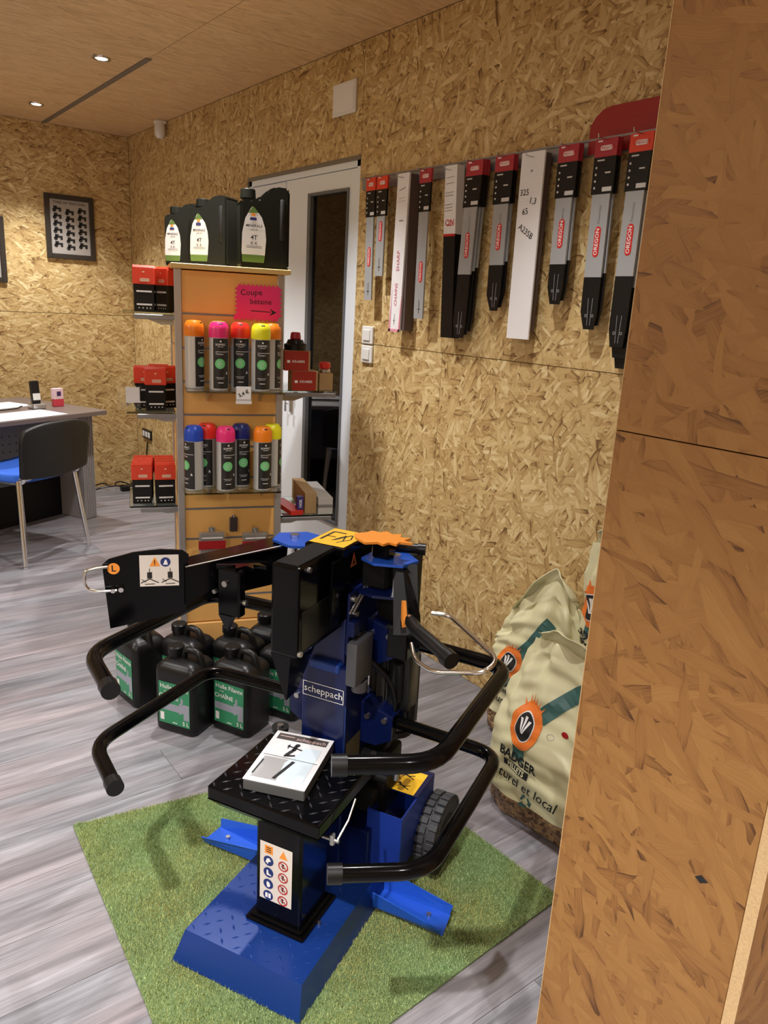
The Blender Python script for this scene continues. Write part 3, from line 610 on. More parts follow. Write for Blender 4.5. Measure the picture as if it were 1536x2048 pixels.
bm = bm_new(); box(bm, -.029, .029, -.006, -.0045, -.047, -.036); obj('lip', bm, WHITE, t)
bm = bm_new(); box(bm, -.026, .026, -.0047, -.0041, -.03, .012, M=Matrix.Rotation(-.0, 4, 'Y')); obj('slip', bm, WINK, t)
Dec(plane((0, -.005, -.009), (1, 0, 0), (0, 0, 1))).text('5,4 €', .019, 0, 0, .45, bold=.02).make('handwriting', INK, t)
# ---- blister packs on hooks
for i, (x, z, lab) in enumerate(((-.080, .450, 'left blister pack with a red band hanging on the rack front'), (.09, .442, 'right blister pack with a red band hanging on the rack front'))):
    t = thing('blister_pack', lab, 'blister pack', RW(x, -.06, z), RA, 'blister packs on the rack')
    bm = bm_new(); box(bm, -.052, .052, -.012, .012, -.06, .06, .004); obj('tray', bm, CLEAR, t)
    bm = bm_new(); box(bm, -.046, .046, -.009, .009, -.05, .053, .002); obj('tool_block', bm, mat('pack_grey', (.38, .36, .34), .4, .3), t)
    bm = bm_new(); box(bm, -.0525, .0525, -.0145, -.0125, -.008, .026); obj('red_band', bm, RED2, t)
    d = Dec(plane((0, -.0127, 0), (1, 0, 0), (0, 0, 1)));
    for k in range(12): d.rect(-.042+k*.0072, -.046, -.038+k*.0072, -.03); 
    d.rect(-.04, .036, .04, .041); d.make('print', WINK, t)
    bm = bm_new(); tube(bm, [(0, .064, .066), (0, -.03, .066), (0, -.034, .074)], .002, 6); box(bm, -.012, .012, -.001, .001, .058, .078); obj('hook', bm, STEEL, t)
t = thing('hook_pack', 'small black packet hanging above and between the two blister packs', 'packet', RW(.008, -.03, .53), RA)
bm = bm_new(); box(bm, -.016, .016, -.01, .01, -.03, .028, .003); obj('pouch', bm, mat('pouch_dark', (.06, .045, .045), .3), t); bm = bm_new(); tube(bm, [(0, .034, .033), (0, -.02, .033), (0, -.022, .04)], .002, 6); box(bm, -.006, .006, -.001, .001, .026, .038); obj('hook', bm, CHROME, t)
t = thing('clear_bin', 'wide clear plastic bin hooked on the lower rack front', 'bin', RW(0, -.045, .50), RA)
bm = bm_new()
box(bm, -.165, .165, -.047, -.045, -.20, .055); box(bm, -.165, -.163, -.045, .045, -.20, .05); box(bm, .163, .165, -.045, .045, -.20, .05); box(bm, -.163, .163, -.045, .045, -.20, -.198)
bm.free(); COL.objects.unlink(t); bpy.data.objects.remove(t)
# ---- side shelf boxes
def redbox(label, a, n, z, r, group, h=.155, w_=.078, dpt=.034, first={}):
    if 'o' in first: return dup(first['o'], RW(a, n, z), RA+r, label, group)
    t = thing('tool_box', label, 'box', RW(a, n, z), RA+r, group); first['o'] = t
    bm = bm_new(); box(bm, -w_/2+.003, w_/2-.003, -dpt/2+.002, dpt/2-.002, 0, h*.62, .001); obj('carton', bm, BLACKP, t)
    bm = bm_new(); box(bm, -w_/2, w_/2, -dpt/2, dpt/2, h*.62, h, .002); cap_ = obj('red_lid', bm, REDO, t)
    bm = bm_new(); prism(bm, [(-dpt/2, h), (dpt/2, h), (dpt/4, h+.008), (-dpt/4, h+.008)], -w_/2+.002, w_/2-.002, Matrix(((0, 0, 1, 0), (1, 0, 0, 0), (0, 1, 0, 0), (0, 0, 0, 1)))); obj('gable', bm, REDO, cap_)
    mp = plane((0, -dpt/2, 0), (1, 0, 0), (0, 0, 1)); d = Dec(mp); pill(d, .004, h*.72, .036, .011); pill(d, 0, h*.9, .008, .004); d.make('logo', mat('cream_ink', (.85, .75, .55), .5), t)
    Dec(mp, .0011).text('OREGON', .0085, .004, h*.72, bold=.01).make('lettering', RED, t)
    d = Dec(plane((0, -dpt/2+.002, 0), (1, 0, 0), (0, 0, 1)))
    d.rect(-.026, h*.44, .028, h*.48); d.rect(-.026, h*.14, .028, h*.18); d.disc(-.018, h*.08, .0025, n=6, rings=1); d.disc(-.004, h*.08, .0025, n=6, rings=1); d.disc(.010, h*.08, .0025, n=6, rings=1); d.disc(.022, h*.08, .0025, n=6, rings=1); d.make('print', WINK, t)
    return t
redbox('red and black box at the front of the upper left shelf', -.308, .06, 1.3384, 0, 'red and black boxes on the left shelves')
redbox('red and black box standing edge-on behind the front one on the upper left shelf', -.232, .10, 1.3384, -.95, None)
redbox('red and black box farthest back on the upper left shelf', -.262, .15, 1.3384, .3, None)
redbox('large-fronted red and black box at the front of the middle left shelf', -.276, .06, .9724, .05, None)
redbox('red and black box at the left rear of the middle left shelf', -.315, .115, .9724, .0, None)
redbox('red and black box at the right rear of the middle left shelf', -.235, .13, .9724, .4, None)
redbox('red and black box farthest back on the middle left shelf', -.26, .19, .9724, .1, None)
nm = ['front', 'second', 'third', 'rearmost']
for k in range(4):
    redbox(f'red and black box, {nm[k]} of the left row on the lowest left shelf', -.336+.003*k, .06+.045*k, .6044, 0, None)
    redbox(f'red and black box, {nm[k]} of the right row on the lowest left shelf', -.248, .055+.045*k, .6044, .04, None)
t = thing('clear_packet', 'crumpled clear plastic packet of small parts on the middle left shelf', 'packet', RW(-.372, .035, .973), RA)
bm = bm_new(); g = bmesh.ops.create_grid(bm, x_segments=8, y_segments=8, size=.5)
for v in bm.verts: x, y = v.co.x, v.co.y; v.co = Vector((x*.085+random.uniform(-.003, .003), .004*math.sin(9*x)+random.uniform(-.004, .004), .048+y*.09))
obj('bag', bm, CLEAR, t)
bm = bm_new(); box(bm, -.012, .038, -.006, -.003, .03, .088); obj('insert', bm, PAPER, t)
bm = bm_new()
for k in range(14): cyl(bm, (-.01+random.uniform(-.01, .03), .002, .015+random.uniform(0, .04)), (random.uniform(-.01, .03), .004, .02+random.uniform(0, .04)), .003, seg=6)
obj('small_parts', bm, STEEL, t, kind='stuff')
# right shelf
def kbox(label, a, n, z, r):
    t = thing('carton', label, 'box', RW(a, n, z), RA+r, 'dark red boxes on the right shelf')
    bm = bm_new(); box(bm, -.052, .052, -.045, .045, 0, .078, .001); obj('box_body', bm, CARD, t)
    bm = bm_new(); box(bm, -.0525, .044, -.0462, -.0452, .001, .077); obj('red_face', bm, mat('box_red', (.36, .025, .015), .45), t)
    d = Dec(plane((-.004, -.0463, .036), (1, 0, 0), (0, 0, 1))); d.text('KRAMER', .0135, .008, 0, bold=.01); d.rect(-.038, -.005, -.026, .005); d.make('lettering', WINK, t)
    return t
kbox('dark red box at the bottom of the pile on the right shelf', .295, .06, 1.0604, 0)
kbox('dark red box on top of the other one on the right shelf', .262, .06, 1.1386, .02)
t = thing('trimmer_head', 'black round trimmer head with a red knob on top of the red boxes', 'trimmer head', RW(.262, .06, 1.2168), RA, 'trimmer heads on the right shelf')
bm = bm_new(); lathe(bm, [(.045, 0), (.046, .022), (.036, .026), (.030, .040), (.018, .042)], 20); obj('housing', bm, BLACKP, t, 35)
bm = bm_new(); lathe(bm, [(.020, .042), (.022, .046), (.019, .066), (.014, .069)], 12); obj('knob', bm, mat('knob_red', (.42, .02, .05), .4), t, 30)
t = thing('trimmer_head', 'card-boxed trimmer head with red and silver cap at the right end of the shelf', 'trimmer head', RW(.388, .075, 1.0604), RA, 'trimmer heads on the right shelf')
bm = bm_new(); box(bm, -.028, .028, -.03, .03, 0, .068, .001); obj('box_body', bm, CARD, t)
bm = bm_new(); lathe(bm, [(.022, .068), (.024, .080), (.018, .086)], 14); obj('collar', bm, STEEL, t, 30)
bm = bm_new(); lathe(bm, [(.021, .086), (.024, .094), (.023, .108), (.016, .112)], 16); obj('knob', bm, RED, t, 30)
# lower right shelf: long boxes
def lbox(name, label, a, n, z, r, sx, sy, sz, m, bands):
    t = thing(name, label, 'box', RW(a, n, z), RA+r, 'long boxes on the low right shelf')
    bm = bm_new(); box(bm, -sx/2, sx/2, 0, sy, 0, sz, .001); obj('box_body', bm, m, t)
    for nm_, z0, z1, mm in bands: bm = bm_new(); box(bm, -sx/2-.0004, sx/2+.0004, -.0012, sy*.5, z0, z1); obj(nm_, bm, mm, t)
    return t
LG = mat('grey_box', (.50, .50, .49), .45)
lbox('long_carton', 'long grey and white box pointing at the viewer on the low right shelf', .395, .012, .5454, 0, .062, .30, .072, LG, [('stripe', .03, .042, mat('stripe_grey', (.2, .2, .2), .5))])
lbox('long_carton', 'long brown box beside the grey one on the low right shelf', .335, .03, .5454, 0, .05, .28, .09, CARD, [])
lbox('long_carton', 'flat red box at the front left of the low right shelf', .275, .012, .5454, .2, .055, .22, .020, RED, [])
t = lbox('small_carton', 'small upright violet-blue box with white letters on the flat red box', .290, .02, .5660, .1, .026, .03, .055, mat('violet_box', (.04, .03, .20), .4), [])
Dec(plane((0, -.0006, .028), (1, 0, 0), (0, 0, 1)), .001).text('NGK', .016, 0, 0, math.pi/2, bold=.02).make('lettering', WINK, t)
# ---- oil cans on top
def oilcan(label, a, n, r, sc, first={}):
    if 'o' in first: return dup(first['o'], RW(a, n, 1.5152), RA+r, label, None, None, sc)
    t = thing('oil_can', label, 'oil can', RW(a, n, 1.5152), RA+r, 'oil cans on top of the rack', sc); first['o'] = t
    OM = mat('oilcan_plastic', (.012, .013, .009), .4, 0, **{'Specular IOR Level': .2})
    side = [(-.088, .004), (-.084, 0), (.084, 0), (.09, .006), (.09, .272), (.084, .283), (.04, .285), (.01, .272), (-.022, .240), (-.05, .236), (-.085, .232), (-.09, .222)]
    bm = bm_new(); prism(bm, side, -.055, .055, Matrix(((1, 0, 0, 0), (0, 0, -1, 0), (0, 1, 0, 0), (0, 0, 0, 1)))); bmesh.ops.bevel(bm, geom=bm.edges[:], offset=.008, segments=2, affect='EDGES'); bd = obj('body', bm, OM, t, 40)
    bm = bm_new(); box(bm, .052, .072, -.0585, .0585, .10, .245, .008, 2); obj('handle_recess', bm, mat('oilcan_dark', (.016, .016, .015), .5), t, 40)
    bm = bm_new(); lathe(bm, [(.022, .232), (.022, .240)], 18, (-.055, 0)); obj('neck', bm, OM, t, 30)
    bm = bm_new(); lathe(bm, [(.027, .240), (.029, .243), (.027, .272), (.024, .275)], 20, (-.055, 0)); obj('cap', bm, OM, t, 30)
    out = [(-.082, .02), (-.085, .06), (-.083, .12), (-.072, .17), (-.052, .205), (-.045, .212), (-.036, .205), (-.012, .175), (.0, .14), (.004, .10), (.0, .05), (-.004, .02)]
    mp = plane((0, -.0553, 0), (1, 0, 0), (0, 0, 1))
    Dec(mp, .0004).poly(out).make('label', WINK, t)
    d = Dec(mp, .0009); d.poly([(-.082, .02), (-.0843, .046), (-.001, .046), (-.004, .02)]); d.poly([(-.062, .188), (-.045, .212), (-.036, .205), (-.024, .19)]); d.make('green_print', mat('leaf_green', (.12, .22, .04), .5), t)
    d = Dec(mp, .0012); d.text('MINERALE', .013, -.04, .145, bold=.01); d.text('SAE 30', .009, -.04, .132); d.text('4T', .022, -.04, .105, bold=.01); d.text('K K', .016, -.04, .085); d.rect(-.068, .075, -.012, .0765); d.rect(-.068, .070, -.012, .0715); d.make('lettering', INK, t)
    d = Dec(mp, .0012); d.poly(rrect(-.05, -.036, .178, .188, .002)); d.make('red_emblem', ORA, t)
    d = Dec(mp, .0012); d.poly(rrect(-.055, -.031, .164, .174, .003)); d.make('blue_emblem', mat('emblem_blue', (.03, .03, .18), .4), t)
    return t
oilcan('dark oil can at the right end of the rack top, label facing front', .128, .06, .0, 1.02)
oilcan('middle dark oil can on the rack top, slightly turned', -.040, .18, -.62, .90)
oilcan('smallest-looking dark oil can at the left end of the rack top', -.140, .27, -.62, .80)

# ================================================================== BLACK OIL JUGS ON THE FLOOR
def jug(label, x, y, r, first={}):
    if 'o' in first: return dup(first['o'], (x, y, 0), r, label)
    t = thing('oil_jug', label, 'oil jug', (x, y, 0), r, 'five-litre chain oil jugs on the floor', 1.07); first['o'] = t
    w_, d_ = .075, .062
    def sec(s, z): return [(px*s, py*s, z) for px, py in rrect(-w_, w_, -d_, d_, .022, 4)]
    bm = bm_new(); rings = []
    for s, z in ((.93, 0), (.99, .006), (1, .02), (1, .195), (.97, .212), (.80, .226), (.55, .232)):
        rings.append([bm.verts.new(p) for p in sec(s, z)])
    for A, B in zip(rings, rings[1:]):
        for k in range(len(A)): bm.faces.new((A[k], A[(k+1) % len(A)], B[(k+1) % len(A)], B[k]))
    bm.faces.new(rings[0][::-1]); bm.faces.new(rings[-1])
    obj('body', bm, BLACKP, t, 45)
    bm = bm_new(); lathe(bm, [(.024, .226), (.022, .240), (.026, .242), (.026, .262), (.022, .266)], 18, (-.035, -.0)); obj('cap', bm, BLACKP, t, 30)
    bm = bm_new(); tube(bm, fillet([(-.006, 0, .225), (-.0, 0, .262), (.052, 0, .258), (.066, 0, .205)], .022), .0105, 10); obj('handle', bm, BLACKP, t, 50)
    mp = plane((0, -d_-.0003, 0), (1, 0, 0), (0, 0, 1))
    Dec(mp).rect(-.055, .030, .058, .170).make('label', GREENL, t)
    d = Dec(mp, .0011); d.text('Huile Filante', .0205, .002, .155, bold=.01); d.text('pour', .009, -.026, .140); d.text('CHAÎNE', .020, -.018, .122, bold=.015); d.text('5 L', .018, .043, .042, bold=.02); d.rect(-.05, .04, -.036, .066); d.rect(-.005, .036, .012, .039); d.make('lettering', WINK, t)
    d = Dec(mp, .0009); d.rect(-.053, .076, .020, .100); d.poly([(.020, .07), (.036, .078), (.036, .105), (.020, .110)]); d.rect(.036, .055, .056, .108); d.rect(.026, .108, .034, .126); d.make('saw_picture', GREYL, t)
    bm = bm_new(); box(bm, -.02, .03, -.03, .02, .2325, .2330, M=Matrix.Translation((.035, 0, -.012)) @ Matrix.Rotation(.0, 4, 'Y')); bm.free()
    return t
JR = math.radians
jug("black oil jug at the group's left front, green label half covered by a tube", .893, 2.185, JR(-59))
jug('black oil jug with fully visible green label, front middle of the group', 1.046, 2.085, JR(-64.6))
jug('black five-litre oil jug standing apart at the far left of the group', .835, 2.445, JR(-83))
jug('black five-litre oil jug behind the left front one', .968, 2.345, JR(-64))
jug('black five-litre oil jug behind the middle one, in the shade of the rack', 1.114, 2.242, JR(-64))
jug('black five-litre oil jug at the back right, against the rack', 1.272, 2.275, JR(-58))
jug('black five-litre oil jug mostly hidden behind the blue column', 1.225, 2.095, JR(-64))

# ================================================================== GRASS RUG
RC = [(.385, .885), (1.348, .942), (1.305, 1.705), (.433, 1.858)]
rug = thing('grass_rug', 'square piece of artificial green grass under the log splitter', 'rug', (0, 0, 0))
bm = bm_new(); prism(bm, RC, .0005, .005); obj('backing', bm, mat('rug_back', (.14, .20, .08), .9), rug)
NB = 120000
rs = np.random.RandomState(3); uu, vv = rs.rand(NB), rs.rand(NB)
c0, c1, c2, c3 = [np.array(c) for c in RC]
base = (c0[None]*(1-uu)[:, None]+c1[None]*uu[:, None])*(1-vv)[:, None] + (c3[None]*(1-uu)[:, None]+c2[None]*uu[:, None])*vv[:, None]
ang = rs.rand(NB)*2*np.pi; hgt = .007+.005*rs.rand(NB); lean = .006*rs.rand(NB); la = rs.rand(NB)*2*np.pi
wd = .0011
V = np.zeros((NB, 3, 3)); dx, dy = np.cos(ang)*wd, np.sin(ang)*wd
V[:, 0, 0] = base[:, 0]-dx; V[:, 0, 1] = base[:, 1]-dy; V[:, 1, 0] = base[:, 0]+dx; V[:, 1, 1] = base[:, 1]+dy
V[:, 0, 2] = V[:, 1, 2] = .004
V[:, 2, 0] = base[:, 0]+lean*np.cos(la); V[:, 2, 1] = base[:, 1]+lean*np.sin(la); V[:, 2, 2] = .004+hgt
me = bpy.data.meshes.new('grass_blades'); me.vertices.add(NB*3); me.vertices.foreach_set('co', V.ravel()); me.loops.add(NB*3); me.loops.foreach_set('vertex_index', np.arange(NB*3)); me.polygons.add(NB); me.polygons.foreach_set('loop_start', np.arange(NB)*3); me.update(calc_edges=True)
GM = bpy.data.materials.new('grass'); GM.use_nodes = True; N = GM.node_tree.nodes; L = GM.node_tree.links; b = N['Principled BSDF']; b.inputs['Roughness'].default_value = .5
tc = N.new('ShaderNodeTexCoord'); n1 = N.new('ShaderNodeTexNoise'); n1.inputs['Scale'].default_value = 420; n1.inputs['Detail'].default_value = 1; n2 = N.new('ShaderNodeTexNoise'); n2.inputs['Scale'].default_value = 5
L.new(tc.outputs['Object'], n1.inputs[0]); L.new(tc.outputs['Object'], n2.inputs[0]); cr = N.new('ShaderNodeValToRGB'); e = cr.color_ramp.elements; e[0].position = .36; e[0].color = (.17, .23, .09, 1); e[1].position = .66; e[1].color = (.74, .77, .48, 1); L.new(n1.outputs['Fac'], cr.inputs[0])
mx = N.new('ShaderNodeMix'); mx.data_type = 'RGBA'; mx.blend_type = 'MULTIPLY'; mx.inputs[0].default_value = 1; L.new(cr.outputs[0], mx.inputs[6]); cr2 = N.new('ShaderNodeValToRGB'); e = cr2.color_ramp.elements; e[0].position = .35; e[0].color = (.78, 1, .8, 1); e[1].position = .65; e[1].color = (1, .95, .62, 1); L.new(n2.outputs['Fac'], cr2.inputs[0]); L.new(cr2.outputs[0], mx.inputs[7]); L.new(mx.outputs[2], b.inputs['Base Color'])
me.materials.append(GM); o = bpy.data.objects.new('grass_blades', me); COL.objects.link(o); o.parent = rug; o['kind'] = 'stuff'
# ================================================================== LOG SPLITTER (local: x to its right, y to its back)
sp = thing('log_splitter', 'blue and black upright log splitter with tubular log cradles standing on the grass rug', 'log splitter', (.583, 1.158, .0), math.atan2(-.886, .463))
def part(nm, m, fn, parent=sp, sm=None, **k):
    bm = bm_new(); fn(bm); return obj(nm, bm, m, parent, sm, **k)
BAS = part('base_plate', BLUE, lambda bm: hexa(bm, [(-.165, -.024, .008), (.158, -.024, .008), (.16, .62, .008), (-.16, .62, .008), (-.147, 0, .078), (.147, 0, .078), (.145, .62, .078), (-.145, .62, .078)]))
def tread(bm, x0, x1, y0, y1, z, step=.021, L_=.0065, W_=.0016, h=.0009):
    j = 0; y = y0
    while y < y1:
        i = 0; x = x0+(step/2 if j % 2 else 0)
        while x < x1:
            a = math.radians(45 if (i+j) % 2 else -45); c, s = math.cos(a), math.sin(a)
            q = [(x+u*c-v*s, y+u*s+v*c) for u, v in ((-L_, 0), (0, -W_), (L_, 0), (0, W_))]
            f = [bm.verts.new((*p, z)) for p in q]; tp = bm.verts.new((x, y, z+h))
            for k in range(4): bm.faces.new((f[k], f[(k+1) % 4], tp))
            x += step; i += 1
        y += step/2*1.1; j += 1
part('tread_pattern', BLUE, lambda bm: tread(bm, -.135, .135, .012, .30, .078, .038, .010, .0028, .0010), BAS, kind='stuff', recalc=False)
part('pedestal', BLACK, lambda bm: box(bm, -.034, .080, .100, .215, .078, .372, .006, 2))
part('pedestal_flange', BLACK, lambda bm: (box(bm, -.052, .096, .086, .235, .078, .088, .003), box(bm, -.044, .088, .092, .225, .088, .096, .003)))
# pictogram sticker on the pedestal
mp = plane((.0175, .0995, .213), (1, 0, 0), (0, 0, 1))
stk = Dec(mp, .0004).rect(-.0405, -.073, .0405, .073).make('safety_sticker', mat('sticker_cream', (.72, .66, .60), .5), sp)
for i in range(4):
    y = .028-i*.0295
    Dec(mp, .0009).disc(-.0185, y, .0125, n=20, rings=1).make('blue_pictogram', mat('picto_blue', (.015, .03, .16), .4), stk)
    d = Dec(mp, .0012)
    if i == 0: d.poly([(-.026, y-.004), (-.022, y+.006), (-.016, y+.007), (-.012, y), (-.018, y-.002), (-.02, y-.008)])
    elif i == 1: d.poly([(-.023, y+.006), (-.019, y+.006), (-.018, y-.002), (-.011, y-.005), (-.011, y-.007), (-.023, y-.007)])
    elif i == 2: d.poly([(-.021, y-.008), (-.023, y), (-.021, y+.007), (-.015, y+.004), (-.013, y-.003), (-.016, y-.008)])
    else: d.rect(-.0255, y-.006, -.0195, y+.006); d.rect(-.0175, y-.006, -.0115, y+.006)
    d.make('white_figure', WINK, stk)
    d = Dec(mp, .0009).ring(.0185, y, .0095, .0125, 20); d.line(.0115, y+.007, .0255, y-.007, .0022); d.make('red_pictogram', mat('picto_red', (.45, .03, .03), .4), stk)
    d = Dec(mp, .0008); d.disc(.018, y+.003, .003, n=8, rings=1); d.rect(.0165, y-.006, .0195, y); d.line(.013, y-.001, .024, y-.002, .002); d.make('black_figure', INK, stk)
Dec(mp, .0009).rect(-.0285, .046, -.008, .066).make('orange_pictogram', ORA, stk)
d = Dec(mp, .0013); 
for k in range(3): d.rect(-.024, .050+k*.005, -.012, .052+k*.005)
d.make('page_figure', INK, stk)
Dec(mp, .0009).poly([(.008, .046), (.029, .046), (.0185, .066)]).make('warning_triangle', ORA, stk)
# table
TB = part('table', BLACK, lambda bm: (hexa(bm, [(-.118, .084, .346), (.118, .084, .346), (.118, .300, .346), (-.118, .300, .346), (-.137, .066, .368), (.137, .066, .368), (.137, .305, .368), (-.137, .305, .368)]), box(bm, -.137, .137, .066, .305, .368, .400, .004, 2)))
part('tread_pattern', mat('tread_highlight', (.035, .035, .042), .22), lambda bm: tread(bm, -.128, .13, .078, .30, .400, .036, .011, .0024, .0018), TB, kind='stuff', recalc=False)  # lozenges paler than the table: their highlights are put into the colour
part('clamp_knob', BLACKP, lambda bm: (cyl(bm, (-.128, .335, .352), (-.128, .335, .40), .016), cyl(bm, (-.128, .335, .395), (-.128, .335, .404), .021)), sm=30)
part('knob_screw', CHROME, lambda bm: cyl(bm, (-.128, .335, .404), (-.128, .335, .409), .008))
part('table_arm', BLACK, lambda bm: (box(bm, -.13, -.10, .30, .345, .352, .372), box(bm, .085, .12, .24, .345, .345, .362)))
part('latch', STEEL, lambda bm: (cyl(bm, (.105, .12, .335), (.155, .12, .335), .004), cyl(bm, (.14, .12, .325), (.14, .12, .348), .006), tube(bm, [(.15, .125, .335), (.155, .16, .36), (.15, .20, .385)], .0025, 6)))
# columns
CO = part('column', SHADED_BLUE, lambda bm: (box(bm, -.058, .058, .315, .43, .078, .612, .004, 2),))
part('column_collar', BLUE, lambda bm: box(bm, -.040, .040, .311, .43, .596, .617, .003))
part('inner_column', SHADED_BLUE, lambda bm: box(bm, -.042, .042, .330, .415, .612, .86, .004, 2))
mp = plane((.0, .3146, .541), (1, 0, 0), (0, 0, 1))
d = Dec(mp)
for a in ((-.055, .0165, .052, .018), (-.055, -.018, .052, -.0165), (-.055, -.018, -.0535, .018), (.0505, -.018, .052, .018)): d.rect(*a)
d.make('name_plate_border', WINK, CO); Dec(mp).text('scheppach', .0245, -.001, .0005, bold=0).make('lettering', WINK, CO)
part('column_seam', BLUE, lambda bm: box(bm, .0575, .0595, .3135, .317, .40, .52), CO)
# ram head and wedge
RH = part('ram_head', BLACK, lambda bm: (box(bm, -.036, .030, .145, .345, .702, .898, .006, 2),))
part('head_cover', BLACKM, lambda bm: box(bm, -.030, .024, .152, .30, .8975, .9005, .001), RH)
part('reflection_patch', mat('reflection_olive', (.012, .012, .009), .3), lambda bm: box(bm, .0298, .0312, .16, .32, .715, .80), RH)  # thin sheet whose olive tone stands for a reflection on the ram head
part('wedge', BLACK, lambda bm: hexa(bm, [(-.006, .16, .595), (-.002, .16, .595), (-.002, .20, .60), (-.006, .20, .60), (-.036, .148, .702), (.012, .148, .702), (.012, .26, .702), (-.036, .26, .702)]), RH)
for y, z in ((.152, .712), (.18, .885), (.30, .79)): part('bolt', STEEL, lambda bm: cyl(bm, (.029, y, z), (.036, y, z), .006, seg=8), RH)
part('cap_plate', BLACK, lambda bm: (box(bm, -.048, .048, .292, .428, .880, .900, .003),))
mp = plane((0, .36, .9004), (1, 0, 0), (0, 1, 0)); st = Dec(mp).rect(-.043, -.058, .043, .060).make('yellow_sticker', YEL, sp)
d = Dec(mp, .0010); d.strokes([(-.03, -.03), (-.03, .035), (.0, .035)], .006); d.line(-.03, .0, -.008, .0, .004); d.strokes([(-.004, -.025), (.008, .02), (.02, -.02)], .003); d.line(.0, -.02, .018, .03, .004); d.strokes([(.012, -.035), (.03, .0), (.02, .03)], .003); d.make('black_figure', INK, st)
mp = plane((.0495, .36, .865), (0, 1, 0), (0, 0, 1)); part('side_plate', BLACK, lambda bm: slab(bm, [(.046, .25, .882), (.046, .435, .882), (.046, .425, .835), (.046, .335, .735), (.046, .25, .730)], .006))
Dec(mp).poly([(-.036, .0-.014), (-.006, -.014), (-.021, .018)]).make('warning_triangle', mat('sticker_dark_orange', (.55, .13, .04), .4), sp); Dec(mp, .0012).poly([(-.028, -.010), (-.014, -.010), (-.021, .006)]).make('black_figure', INK, sp)
# pivot brackets
for sx, nm in ((-1, 'left'), (1, 'right')):
    part('pivot_plate', mat('blue_paint_lit', (.02, .11, .62), .3, .2), lambda bm: prism(bm, [(sx*.065, .345), (sx*.105, .325), (sx*.165, .345), (sx*.180, .395), (sx*.13, .440), (sx*.07, .43)], .866, .872))  # same blue paint, its colour lightened as if lit
    part('pivot_plate', SHADED_BLUE, lambda bm: prism(bm, [(sx*.045, .345), (sx*.105, .325), (sx*.165, .345), (sx*.175, .395), (sx*.13, .430), (sx*.045, .43)], .792, .798))
    part('pivot_bolt', CHROME, lambda bm: (cyl(bm, (sx*.13, .385, .79), (sx*.13, .385, .876), .008, seg=12), cyl(bm, (sx*.13, .385, .872), (sx*.13, .385, .880), .012, seg=6)))
    part('bracket_plate', SHADED_BLUE, lambda bm: (box(bm, sx*.058, sx*.064, .30, .46, .655, .80, .002), box(bm, sx*.060, sx*.078, .30, .33, .700, .735, .002)))
    for y, z in ((.315, .785), (.33, .745), (.345, .69), (.41, .70), (.43, .775), (.44, .68)): part('bolt', STEEL, lambda bm: cyl(bm, (sx*.064, y, z), (sx*.071, y, z), .0065, seg=8))
    for z in (.45, .665):
        part('tube_bracket', SHADED_BLUE, lambda bm: (slab(bm, [(sx*.058, .40, z+.045), (sx*.14, .40, z+.022), (sx*.14, .40, z-.035), (sx*.10, .40, z-.06), (sx*.058, .40, z-.06)], .006), slab(bm, [(sx*.058, .46, z+.045), (sx*.14, .46, z+.022), (sx*.14, .46, z-.035), (sx*.058, .46, z-.06)], .006), slab(bm, [(sx*.058, .40, z+.045), (sx*.14, .40, z+.022), (sx*.14, .46, z+.022), (sx*.058, .46, z+.045)], .005)))
        for x_ in (.075, .12): part('bolt', STEEL, lambda bm: cyl(bm, (sx*x_, .392, z+.012), (sx*x_, .398, z+.012), .007, seg=8))
        R_ = .0155 if z < .6 else .0165
        cb = part('cradle_tube', BLACK, lambda bm: tube(bm, fillet([(sx*.07, .43, z), (sx*.395, .412, z), (sx*.392, .005, z), (sx*.245, -.085, z)], .055, 6), R_, 16), sm=50)
        e = Vector((sx*.245, -.085, z)); dd_ = (e-Vector((sx*.392, .005, z))).normalized()
        part('end_cap', BLACKP, lambda bm: (cyl(bm, e-dd_*.022, e+dd_*.004, R_+.0022, seg=18),), cb, 40)
# left operating arm with claw, guard and handle
Ag = Vector((-.135, .375, 0)); 
part('arm', BLACK, lambda bm: hexa(bm, [(-.134, .352, .772), (-.142, .356, .772), (-.262, .152, .758), (-.254, .148, .758), (-.126, .350, .862), (-.134, .354, .862), (-.262, .152, .842), (-.254, .148, .842)]))
part('arm_flange', BLACK, lambda bm: slab(bm, [(-.110, .35, .864), (-.175, .40, .864), (-.300, .175, .843), (-.256, .150, .843)], .004))
part('arm_edge', STEEL, lambda bm: tube(bm, [(-.1245, .349, .865), (-.253, .147, .8445)], .0016, 6))
gl = part('guard', BLACK, lambda bm: slab(bm, [(-.256, .126, .880), (-.262, .118, .890), (-.295, .09, .894), (-.34, .05, .893), (-.385, .02, .878), (-.398, .012, .866), (-.388, .022, .728), (-.252, .137, .745)] if False else [(-.256, .162, .868), (-.266, .153, .879), (-.30, .125, .882), (-.345, .09, .876), (-.383, .060, .862), (-.393, .052, .850), (-.384, .058, .706), (-.262, .158, .738)], .004))
gp = plane((-.3245, .105, .79), (.262-.393+.131*2, .158-.052, 0), (0, 0, 1))
gn = Vector((.131, .106, 0)).normalized(); gp = plane(Vector((-.3245, .105, .79))+Vector((gn.y, -gn.x, 0))*.0022, gn, (0, 0, 1))
ls = Dec(gp).disc(-.064, .052, .0125, n=24, rings=1).make('round_sticker', ORA, gl); Dec(gp, .0011).text('L', .019, -.064, .052, bold=.02).make('lettering', INK, ls)
ws = Dec(gp).rect(-.012, .010, .068, .080).make('warning_sticker', mat('sticker_cream', (.72, .66, .60), .5), gl)
Dec(gp, .0010).poly([(.008, .055), (.030, .055), (.019, .076)]).make('warning_triangle', ORA, ws)
